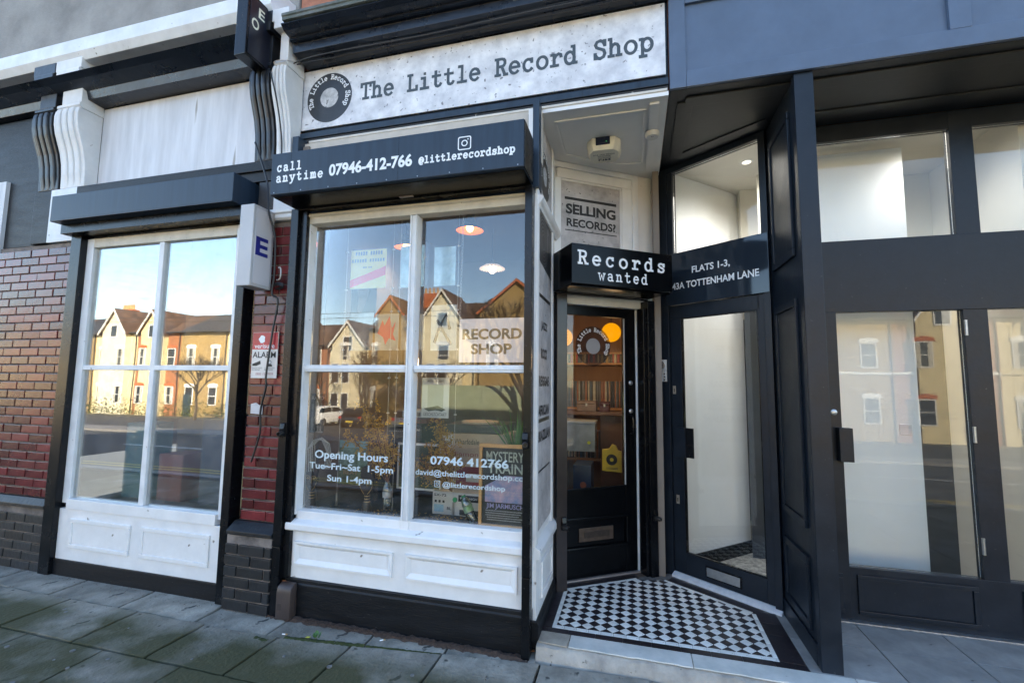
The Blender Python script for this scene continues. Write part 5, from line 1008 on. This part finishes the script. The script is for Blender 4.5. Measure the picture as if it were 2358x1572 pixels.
for r_ in range(-1, 26):
    for k in range(-4, 18):
        for par_, off in ((0, 0), (1, h_)):
            c = Vector((-.368+k*dg_+off, .2+h_+r_*h_*2-(h_ if par_ else 0)))
            hh = h_-gp*.75
            p = clip([c+Vector(d_) for d_ in ((hh, 0), (0, hh), (-hh, 0), (0, -hh))], TP)
            if p and area(p) > 1.2e-4: cand.append((c, p, par_))
cand.sort(key=lambda t: (t[0].x**2+(t[0].y-CY)**2))
tm = {}
for n_, (c, p, par_) in enumerate(cand):
    full = area(p) > .97*2*(h_-gp*.75)**2
    key = par_ if full else None
    # every other tile dark: rows of diamonds with their tip on the border are white
    m = BT if par_ else WT
    if n_ < 290 or True:
        if full and key in tm:
            o = bpy.data.objects.new('floor_tile', tm[key]); sc.collection.objects.link(o); o.parent = fl; o.location = Vector((c.x, c.y, .0785))-WL[fl.name]
        else:
            o = MB().slab(p, .0745, .0815).build('floor_tile', m, fl, .0008)
            if full: tm[key] = o.data
        o.location.z += R.uniform(-.0005, .0005); o.rotation_euler = (R.uniform(-.004, .004), R.uniform(-.004, .004), 0)
def strip(p, q, w0, w1, n, m, nm):
    p, q = Vector(p), Vector(q); d_ = (q-p)/n; t = d_.normalized(); nn = Vector((-t.y, t.x))
    for i in range(n):
        a = p+d_*i+t*.001; b = p+d_*(i+1)-t*.001
        MB().slab([a+nn*w0, b+nn*w0, b+nn*w1, a+nn*w1], .0745, .0812+R.uniform(-.0004, .0004)).build(nm, m, fl, .0008)
strip((-.505, .2), (.765, .2), -.037, -.003, 17, WT, 'border_tile'); strip((-.56, .163), (.895, .163), -.05, -.003, 9, BT, 'border_tile')
strip((-.478, .2), (-.478, .70), .003, .027, 7, WT, 'border_tile'); strip((-.507, .165), (-.507, .72), .0, .048, 4, BT, 'border_tile')
strip((.738, .2), (.745, .70), -.027, -.003, 7, WT, 'border_tile'); strip((.767, .165), (.774, .74), -.125, -.0, 4, BT, 'border_tile')
strip((.02, 1.035), (-.478, .70), -.027, -.003, 7, WT, 'border_tile'); strip((.03, 1.07), (-.50, .715), -.075, -.0, 5, BT, 'border_tile')
strip((.745, .70), (.21, 1.065), -.027, -.003, 8, WT, 'border_tile'); strip((.79, .70), (.24, 1.08), -.075, -.003, 6, BT, 'border_tile')
# moss, litter, weed, scraps
def scatter(name, n, fx, fy, s0, s1, m, label, cat, z=.002, up=.3):
    mb = MB()
    for _ in range(n):
        x = fx(); y = fy(x); s_ = R.uniform(s0, s1); a = R.uniform(0, 6.3); t1 = R.uniform(-up, up)
        mb.quad(*[(x+s_*math.cos(a+q)*(1 if k % 2 else .45), y+s_*math.sin(a+q)*(1 if k % 2 else .45), z+abs(s_*math.sin(a+q+t1))*up+R.uniform(0, .003)) for k, q in enumerate((0, 1.57, 3.14, 4.71))])
    return tag(mb.build(name, m, None, kind='stuff'), label, cat)
LIT = mat('brown_litter', (.095, .06, .042), .9, .5, 60, col2=(.03, .02, .016), rand=0)
def ridge(name, pts, wd, ht, m, label, cat, seed):
    rj = random.Random(seed); mb = MB(); n = len(pts); rows = []
    for p in pts: rows.append([(p[0]+rj.uniform(-.004, .004), p[1]+wd*(k/4-.5)*rj.uniform(.6, 1.3), -.006+ht*math.sin(math.pi*k/4)*rj.uniform(.3, 1.2)) for k in range(5)])
    mb.add([q for r_ in rows for q in r_], [(5*i+k, 5*i+k+1, 5*i+k+6, 5*i+k+5) for i in range(n-1) for k in range(4)])
    return tag(mb.build(name, m, None, kind='stuff', smooth=True), label, cat)
ridge('litter_bank', [(-2.42+.02*i, -.055+.0*i, 0) for i in range(92)], .07, .020, LIT, 'bank of brown dirt along the foot of the black plinth', 'dirt', 5)
scatter('leaf_litter', 900, lambda: R.triangular(-2.42, -.60, -1.9), lambda x: -.06-abs(R.gauss(0, .022)), .002, .007, mat('litter_bits', (.14, .085, .055), .9, .6, 90, col2=(.05, .025, .018)), 'brown leaf crumbs swept against the black plinth', 'litter', .008, .5)
scatter('pale_grit', 160, lambda: R.uniform(-2.4, .6), lambda x: R.uniform(-.30, -.06) if x < -.6 else R.uniform(-.3, -.06), .001, .0035, mat('pale_grit_bits', (.4, .38, .34), .9), 'pale grit scattered over the paving by the wall', 'grit', .001, .3)
MOSS = mat('green_moss', (.045, .062, .012), .95, .5, 40, col2=(.02, .028, .008), bump=.6)
ridge('moss_line', [(-2.12+.012*i, -.258+.00134*i, 0) for i in range(45)], .036, .010, MOSS, 'line of green moss in the paving joint near the weed', 'moss', 8)
ridge('moss_line', [(-2.3+.012*i, -.305-.002*i, 0) for i in range(10)], .05, .010, MOSS, 'patch of green moss by the black brick plinth', 'moss', 9)
ridge('moss_line', [(-1.58+.012*i, -.197+.0012*i, 0) for i in range(40)], .022, .006, MOSS, 'thin line of moss in the paving joint under the middle of the window', 'moss', 10)
wd_ = thing('weed', 'small green weed growing from the mossy paving joint', 'weed', (-1.907, -.235, 0)); m_ = MB()
for i in range(13):
    a = R.uniform(0, 6.3); l_ = R.uniform(.02, .045); c = Vector((-1.907, -.235, .004)); e = c+Vector((math.cos(a)*l_*.8, math.sin(a)*l_*.8, R.uniform(.012, .045))); t = Vector((-math.sin(a), math.cos(a), 0))*R.uniform(.007, .012)
    m_.quad(c.lerp(e, .3), c.lerp(e, .7)+t, e, c.lerp(e, .7)-t)
m_.build('leaves', mat('weed_green', (.07, .16, .04), .6, .4, 30), wd_, kind='stuff'); MB().tube([(-1.907, -.235, -.01), (-1.905, -.236, .03)], .002, 5).build('stem', MOSS, wd_)
for i, (x, y, a, lb) in enumerate(((-2.13, -.243, .2, 'white cigarette end beside the black plinth bricks'), (-1.51, -.13, .7, 'pale cigarette end near the middle of the plinth'), (-2.31, -.075, 1.2, 'cigarette end at the foot of the brown cover'))):
    d_ = Vector((math.cos(a), math.sin(a), 0))*.017; c = Vector((x, y, .006)); t = thing('cigarette_end', lb, 'cigarette end', tuple(c), 'cigarette ends on the paving'); MB().tube([c-d_, c+d_*.2], .0038, 8).build('paper', LETW, t); MB().tube([c+d_*.22, c+d_], .0039, 8).build('filter', mat('tan_filter', (.4, .25, .1), .7), t)
t = MB().slab([(-1.985, -.235), (-1.962, -.23), (-1.960, -.216), (-1.983, -.220)], .002, .0045).build('paper_scrap', mat('yellow_scrap', (.6, .55, .08), .5), None); tag(t, 'tiny yellow and white paper scrap by the weed', 'paper')
for (x, y, z), lb in (((-.585, -.02, .02), 'orange brown leaf stuck at the foot of the right shutter rail'), ((-2.30, -.075, .235), 'brown leaf lying on the brown plastic cover'), ((-.19, .27, .083), 'tiny brown leaf on the checkerboard floor')):
    s_ = .022 if z != .083 else .008; t = MB().add([(x-s_, y, z), (x, y-s_*.5, z+s_*.7), (x+s_, y, z+.003), (x, y+s_*.5, z+s_*.3)], [(0, 1, 2), (0, 2, 3)]).build('dry_leaf', mat('orange_leaf', (.24, .09, .025), .7, .3, 20), None); tag(t, lb, 'leaf')

m_ = MB()
for _ in range(70):
    x, y = R.uniform(-5.5, 1.2), R.uniform(-1.2, -.28); disk(m_, Fr((0, 0), 0), 0, 0, .001, 0, 3) if False else None
    rr_ = R.uniform(.006, .016); m_.slab([(x+rr_*math.cos(a)*R.uniform(.8, 1.1), y+rr_*math.sin(a)*R.uniform(.8, 1.1)) for a in [k*math.pi/4 for k in range(8)]], -.003, .0022)
tag(m_.build('gum_spots', mat('grey_gum', (.16, .16, .155), .8, .4, 30), None, kind='stuff'), 'flattened grey gum spots over the paving', 'gum')
scatter('leaf_crumbs', 380, lambda: R.uniform(-5.5, .4), lambda x: R.uniform(-1.2, -.08), .0025, .008, MC['litter_bits'], 'scattered leaf crumbs over the paving', 'litter', .001, .5)
scatter('wall_foot_dirt', 260, lambda: R.uniform(-5.5, -2.42), lambda x: -.03-abs(R.gauss(0, .05)), .002, .008, MC['litter_bits'], 'leaf crumbs along the foot of the neighbouring shop', 'litter', .001, .5)

# ================================================================== ACROSS THE STREET (seen mirrored in the glass)
YL = mat('yellow_road_paint', (.55, .40, .05), .7)
GZ = lambda y: -.10-.07*max(0, -3.4-y) if y > -32 else -2.1
def sloped(name, y0, y1, dz, m):
    f0, f1 = GZ(y0)+dz, GZ(y1)+dz
    return MB().add([(-200, y0, f0), (200, y0, f0), (200, y1, f1), (-200, y1, f1), (-200, y0, f0-.3), (200, y0, f0-.3), (200, y1, f1-.3), (-200, y1, f1-.3)], [(0, 1, 2, 3), (7, 6, 5, 4), (0, 4, 5, 1), (1, 5, 6, 2), (2, 6, 7, 3), (3, 7, 4, 0)]).build(name, m, None, kind='structure')
MB().slab([(-400, -400), (400, -400), (400, 40), (-400, 40)], -2.9, -2.6).build('ground', mat('far_ground', (.09, .09, .08), .95, .2, .2), None, kind='structure')
sloped('road', -3.36, -12.0, 0, mat('asphalt', (.055, .055, .058), .85, .2, 3, bump=.2))
sloped('far_pavement', -12.0, -14.4, .08, mat('far_paving', (.20, .19, .18), .85, .15, 1.5)); sloped('side_road', -14.41, -29.0, 0, MC['asphalt']); sloped('front_gardens', -29.01, -31.99, .05, mat('garden_ground', (.10, .095, .07), .95, .3, .8))
ROOF = mat('brown_roof_tiles', (.12, .07, .045), .8, .5, 1.2, bump=.8, bscale=9); ROOFD = mat('dark_slates', (.045, .042, .042), .7, .25, 3); REDC = mat('red_terracotta', (.45, .13, .05), .8, .2, 6)
def bricky(name, c1, c2):
    m = mat(name, c1, .85, .2, 2, bump=.3); nt = m.node_tree; b = nt.nodes['Principled BSDF']; tc = _n(nt, 'ShaderNodeTexCoord'); mp = _n(nt, 'ShaderNodeMapping'); mp.inputs['Rotation'].default_value = (rad(90), 0, 0)
    br = _n(nt, 'ShaderNodeTexBrick', Scale=3.2); br.inputs['Color1'].default_value = c4(c1); br.inputs['Color2'].default_value = c4(c2); br.inputs['Mortar'].default_value = c4([x*.55 for x in c1]); br.inputs['Mortar Size'].default_value = .03
    nt.links.new(tc.outputs['Object'], mp.inputs[0]); nt.links.new(mp.outputs[0], br.inputs['Vector']); nt.links.new(br.outputs[0], b.inputs['Base Color']); return m
YB = bricky('yellow_stock_brick', (.42, .29, .12), (.34, .22, .08)); OB = bricky('orange_brick', (.40, .17, .08), (.33, .13, .06)); CRW = mat('cream_render', (.66, .55, .32), .8, .12, 1.5); WHR = mat('white_render', (.72, .65, .46), .8, .12, 1.5)
WFR = mat('white_window_frame', (.75, .74, .70), .5); DGL = mat('dark_window_pane', (.03, .035, .045), .05, .3, 1)
CURT = mat('pale_curtain', (.5, .47, .4), .8); RH = random.Random(21)
def house(x0, wd, eave, ridge_, wallm, roofm, gable=None, gm=None, chim=None, label='', Y=-32, wins=2, bay=False):
    K = Fr((x0+wd/2, Y), 180); t = thing('terraced_house', label, 'house', (x0+wd/2, Y, 0), 'houses across the street'); h = wd/2
    bx('wall', K, -h, h, -8, 0, -2.3, eave, wallm, t, 0)
    MB().prism(K, [(.35, eave-.05), (.35, eave+.08), (-4, ridge_), (-8.2, eave+.08), (-8.2, eave-.05)], -h, h).build('roof', roofm, t)
    gx = None
    if gable:
        c, gw, ge, gt = gable; c = -c
        MB().plate(K, [(c-gw/2, -2.3), (c+gw/2, -2.3), (c+gw/2, ge), (c, gt-.25), (c-gw/2, ge)], .0, .5).build('gable_front', gm or wallm, t)
        for s in (-1, 1):
            MB().plate(K, [(c, gt-.22), (c+s*(gw/2+.25), ge-.30), (c+s*(gw/2+.25), ge-.12), (c, gt)], -3.8, .75).build('gable_roof', roofm, t)
            MB().plate(K, [(c, gt-.28), (c+s*(gw/2+.22), ge-.38), (c+s*(gw/2+.22), ge-.16), (c, gt-.04)], .751, .83).build('bargeboard', REDC if gm in (YB,) else WFR, t)
        if ge < 7.2:
            wn = bx('window', K, c-.5, c+.5, .5, .56, ge-.6, ge+.7, WFR, t, 0); bx('pane', K, c-.42, c+.42, .5, .565, ge-.5, ge+.62, DGL, wn, 0)
    for fl_, z in enumerate((-.9, 2.9)):
        n = wins
        for i in range(n):
            u = -h+wd*(i+.5)/n; v = .5 if gable and abs(u-c) < gw/2-.3 else 0
            if gable and v == 0 and abs(u-c) < gw/2+.6 : u += .3*(1 if u > c else -1)
            wn = bx('window', K, u-.5, u+.5, v, v+.06, z, z+1.75, WFR, t, 0)
            if RH.random() < .6:
                for q in (-1, 1): bx('curtain', K, u+q*.30-.11, u+q*.30+.11, v, v+.068, z+.09, z+1.66, CURT, wn, 0)
            bx('pane', K, u-.42, u+.42, v+.0, v+.066, z+.08, z+.84, DGL, wn, 0); bx('pane', K, u-.42, u+.42, v, v+.066, z+.9, z+1.67, DGL, wn, 0)
            MB().plate(K, [(u-.62, z+1.76), (u+.62, z+1.76), (u+.55, z+2.0), (u, z+2.1), (u-.55, z+2.0)], v, v+.10).build('window_arch', WFR if wallm != OB else REDC, t)
    bx('string_course', K, -h-.02, h+.02, 0, .09, 2.45, 2.62, WFR if wallm in (OB, YB) else wallm, t, 0)
    MB().tube([K(-h+.15, .08, -2), K(-h+.15, .08, eave)], .05, 6).build('drainpipe', ROOFD, t); bx('gutter', K, -h, h, .36, .48, eave-.02, eave+.1, ROOFD, t, 0)
    dr_ = bx('front_door', K, -.45+h*.55, .45+h*.55, 0, .08, -2.1, .1, mat('dark_front_door', (.03, .05, .06), .4), t, 0)
    if bay:
        u = c if gable else 0
        MB().slab([(K(u-1.4, .5, 0).x, Y+.5), (K(u-1.4, .5, 0).x, Y+.5), (K(u-1.0, 1.4, 0).x, Y+1.4), (K(u+1.0, 1.4, 0).x, Y+1.4), (K(u+1.4, .5, 0).x, Y+.5)][1:], -2.3, 3.4).build('bay', WHR, t)
        for z in (-1.1, 1.4):
            for q in (-.5, .5): wn = bx('window', K, u+q-.38, u+q+.38, 1.4, 1.44, z, z+1.7, WFR, t, 0); bx('pane', K, u+q-.31, u+q+.31, 1.4, 1.446, z+.07, z+1.62, DGL, wn, 0)
    if chim:
        ch = bx('chimney', K, -chim[0]-1.1, -chim[0]+1.1, -4.5, -3.6, eave, chim[1], REDC, t, 0)
        for k in range(5): MB().lathe(K(-chim[0]-.8+.4*k, -4.05, chim[1]), [(.14, 0), (.11, .55), (.13, .6)], 8).build('chimney_pot', mat('pale_pot', (.55, .33, .15), .8), ch)
    return t
hs = house(-12.4, 6.4, 7.2, 9.3, YB, ROOFD, (.4, 6.2, 7.35, 9.9), YB, None, 'yellow brick house with one broad red edged gable opposite the window')
house(-17.6, 5.2, 6.2, 8.9, CRW, ROOF, (-.2, 3.6, 6.7, 9.4), WHR, None, 'cream house with a steep white gable next to the broad brick gable', bay=True, wins=1)
house(-22.3, 4.7, 6.1, 8.8, YB, ROOF, (.0, 2.4, 7.4, 9.0), YB, (1.4, 9.9), 'yellow brick house with a tall red chimney stack')
house(-26.2, 3.9, 4.9, 6.6, WHR, ROOF, (.2, 3.2, 4.8, 6.95), WHR, None, 'low white house with a single pointed gable', wins=1, bay=True)
house(-31.8, 5.6, 4.7, 7.2, OB, ROOF, None, None, None, 'low orange brick house left of the white gable')
ORD = ['first', 'second', 'third', 'fourth', 'fifth', 'sixth', 'seventh', 'eighth', 'ninth', 'tenth', 'eleventh', 'twelfth', 'thirteenth', 'fourteenth']
kinds = [(CRW, ROOF, (.3, 3.4, 6.4, 8.9), WHR, None, 'cream'), (YB, ROOFD, None, None, (1.2, 9.6), 'yellow brick'), (OB, ROOF, (-.3, 3.0, 6.3, 8.6), CRW, None, 'orange brick')]
x = -31.8; i = 0
while x > -110:
    k = kinds[i % 3]; x -= 5.8; house(x, 5.8, 6.2, 8.6, k[0], k[1], k[2], k[3], k[4], k[5]+' terraced house, '+ORD[i]+' beyond the low orange brick house on the left'); i += 1
x = -6.0; i = 0
while x < 28:
    k = kinds[(i+1) % 3]; house(x, 5.8, 6.2, 8.6, k[0], k[1], k[2], k[3], k[4], k[5]+' terraced house, '+ORD[i]+' to the right of the broad gabled house'); x += 5.8; i += 1
# green hoarding
hd = thing('hoarding', 'pale green timber hoarding along the far pavement', 'fence', (-4, -13.2, 0)); HG = mat('pale_green_paint', (.36, .42, .28), .7, .08, 1.2)
for k in range(9): bx('hoarding_panel', Fr((0, -13.2), 180), 7.9-1.22*(k+1)+.01, 7.9-1.22*k, -.02, .02, GZ(-13.2), 1.47+.01*(k % 2), HG, hd, .004)
for k in range(10): bx('hoarding_post', Fr((0, -13.2), 180), 7.85-1.22*k, 7.95-1.22*k, -.12, -.021, GZ(-13.2), 1.42, WOODS, hd, .004)
# cars
TYRE = mat('tyre_rubber', (.015, .015, .015), .8); RIM = mat('alloy_rim', (.4, .4, .42), .35, metal=.8); CGL = mat('car_glass', (.015, .018, .02), .05)
def car(x, y, colr, label, ang=-90):
    t = thing('parked_car', label, 'car', (x, y, GZ(y)), 'cars parked across the street'); K = Fr((x, y), ang)
    zb = GZ(y)
    low = [(-2.0, .35), (-2.05, .6), (-2.0, .85), (-1.85, .95), (-.95, 1.0), (1.0, .98), (1.75, .88), (2.02, .72), (2.06, .45), (1.98, .3), (-1.9, .28)]
    cab = [(-1.95, .95), (-1.62, 1.36), (-1.2, 1.47), (.1, 1.46), (.45, 1.38), (1.12, .98)]
    MB().plate(K, [(a, b+zb) for a, b in low], -.85, .85).build('body', colr, t, .06, True)
    MB().plate(K, [(a, b+zb) for a, b in cab], -.68, .68).build('cabin', colr, t, .08, True)
    for s in (-1, 1):
        MB().plate(K, [(-1.5, 1.03+zb), (-1.38, 1.34+zb), (-.35, 1.38+zb), (-.35, 1.03+zb)], s*.682, s*.688).build('side_window', CGL, t); MB().plate(K, [(-.28, 1.03+zb), (-.28, 1.38+zb), (.38, 1.32+zb), (.92, 1.03+zb)], s*.682, s*.688).build('side_window', CGL, t)
        for u in (-1.25, 1.3):
            wl_ = MB().lathe(K(u, s*.66, .31+zb), [(.31, 0), (.31, .19), (.22, .2)], 22, K.n*s).build('wheel', TYRE, t); MB().lathe(K(u, s*.862, .31+zb), [(.2, 0), (.17, .008)], 18, K.n*s).build('rim', RIM, wl_)
        bx('tail_light', K, -2.06, -2.0, s*.72-.11, s*.72+.11, .74+zb, .9+zb, mat('red_lens', (.4, .01, .01), .15), t, .02); bx('headlight', K, 1.95, 2.045, s*.66-.13, s*.66+.13, .62+zb, .76+zb, mat('clear_lens', (.7, .7, .7), .1), t, .02)
    MB().add([K(-1.98, -.6, 1.0+zb), K(-1.98, .6, 1.0+zb), K(-1.68, .56, 1.34+zb), K(-1.68, -.56, 1.34+zb)], [(0, 1, 2, 3)]).build('rear_window', CGL, t)
    bx('number_plate', K, -2.075, -2.06, -.26, .26, .5+zb, .61+zb, mat('yellow_plate', (.7, .5, .05), .4), t, 0); bx('number_plate', K, 2.065, 2.08, -.26, .26, .42+zb, .53+zb, LETW, t, 0)
car(-22.4, -27, mat('white_car_paint', (.75, .75, .73), .2, .02, 2, coat=.6), 'white hatchback parked tail on across the street', -82)
car(-18.6, -26, mat('black_car_paint', (.015, .016, .02), .15, .1, 2, coat=.8), 'black hatchback parked tail on beside the white one', -95)
car(-15.0, -27, mat('grey_car_paint', (.12, .13, .15), .2, .1, 2, coat=.8), 'grey hatchback parked tail on near the green hoarding', -90)
for y0 in (-4.0, -4.25): MB().add([(-60, y0, GZ(y0)+.004), (40, y0, GZ(y0)+.004), (40, y0-.1, GZ(y0-.1)+.004), (-60, y0-.1, GZ(y0-.1)+.004)], [(0, 1, 2, 3)]).build('yellow_line', YL, sc.objects['road'])
for k in range(16): MB().add([(-50+5*k, -7.6, GZ(-7.6)+.004), (-47+5*k, -7.6, GZ(-7.6)+.004), (-47+5*k, -7.72, GZ(-7.72)+.004), (-50+5*k, -7.72, GZ(-7.72)+.004)], [(0, 1, 2, 3)]).build('centre_line', LETW, sc.objects['road'])
# trees and hedge
BARK = mat('bark', (.07, .055, .04), .9, .3, 8)
def tree(x, y, h, label, leaves=0, lm=None, seed=1, deep=5):
    rj = random.Random(seed); t = thing('tree', label, 'tree', (x, y, GZ(y)), 'trees across the street'); m_ = MB(); tw = []
    def grow(p, d_, L_, r, lv):
        e = p+d_*L_; md = p.lerp(e, .5)+Vector((rj.gauss(0, .05), rj.gauss(0, .05), 0))*L_; m_.tube([p, md, e], [r, r*.85, r*.65], 6 if lv < 2 else 4, lv == 0)
        tw.append((e, lv))
        if lv < deep:
            for _ in range(3 if lv else 4):
                a = rj.uniform(0, 6.28); s = rj.uniform(.35, .75); q = (d_+Vector((math.cos(a)*s, math.sin(a)*s, rj.uniform(-.05, .25)))).normalized(); grow(e if rj.random() < .7 else p.lerp(e, rj.uniform(.55, 1)), q, L_*rj.uniform(.6, .8), r*.6, lv+1)
    grow(Vector((x, y, GZ(y)-.05)), Vector((0, 0, 1)), h*.3, .13, 0); m_.build('trunk', BARK, t, smooth=True)
    if leaves:
        lf = MB(); ends = [e for e, lv in tw if lv >= 3]
        for _ in range(leaves):
            c = rj.choice(ends)+Vector((rj.gauss(0, .25), rj.gauss(0, .25), rj.gauss(0, .25))); s_ = rj.uniform(.06, .12); n_ = Vector((rj.gauss(0, 1), rj.gauss(0, 1), rj.gauss(0, 1))).normalized(); a = n_.orthogonal().normalized(); b = n_.cross(a)
            lf.quad(c-a*s_, c-b*s_*.6, c+a*s_, c+b*s_*.6)
        lf.build('crown', lm, t, kind='stuff')
    return t
tree(-3.6, -12.4, 6.0, 'bare winter tree in front of the green hoarding', seed=4, deep=6)
tree(-23.5, -27.5, 5.5, 'bare twiggy tree in the gardens at the far left', seed=7, deep=6); tree(1.2, -12.2, 7.5, 'bare street tree right of the green hoarding', seed=11)
tree(-16.9, -28.2, 5.6, 'ivy green tree beside the white gabled house', 2600, mat('ivy_leaf', (.05, .07, .02), .6, .5, 1.5), 5)
for k, (x, y, h, sd_, lb) in enumerate(((-13.2, -27.5, 5.6, 31, 'bare tree standing in front of the broad gabled house'), (-20.6, -28.6, 6.4, 37, 'bare tree standing between the tall chimney and the white gable'), (-27.8, -27.0, 5.0, 41, 'bare tree standing before the low orange brick house'), (-34.0, -26.0, 6.5, 43, 'bare tree far along the row on the left'))): tree(x, y, h, lb, seed=sd_, deep=6)
for k, z in enumerate((5.6, 5.9)): tag(MB().tube([(-60, -21, z+.5), (-30, -21, z-.1), (-10, -21, z-.2), (30, -21, z+.4)], .018, 4).build('overhead_wire', ROOFD, None), ['lower', 'upper'][k]+' of two overhead wires strung across the side street', 'wire')
m_ = MB(); rj = random.Random(2)
for _ in range(5000):
    c = Vector((rj.uniform(-60, -12.0), -29.4+rj.gauss(0, .3), -1.75+abs(rj.gauss(.4, .55)))); s_ = rj.uniform(.05, .1); n_ = Vector((rj.gauss(0, 1), rj.gauss(0, 1), rj.gauss(0, 1))).normalized(); a = n_.orthogonal().normalized(); b = n_.cross(a); m_.quad(c-a*s_, c-b*s_*.6, c+a*s_, c+b*s_*.6)
tag(m_.build('hedge', mat('hedge_leaf', (.055, .07, .02), .7, .5, 1.2), None, kind='stuff'), 'clipped green hedge in front of the houses across the street', 'hedge')
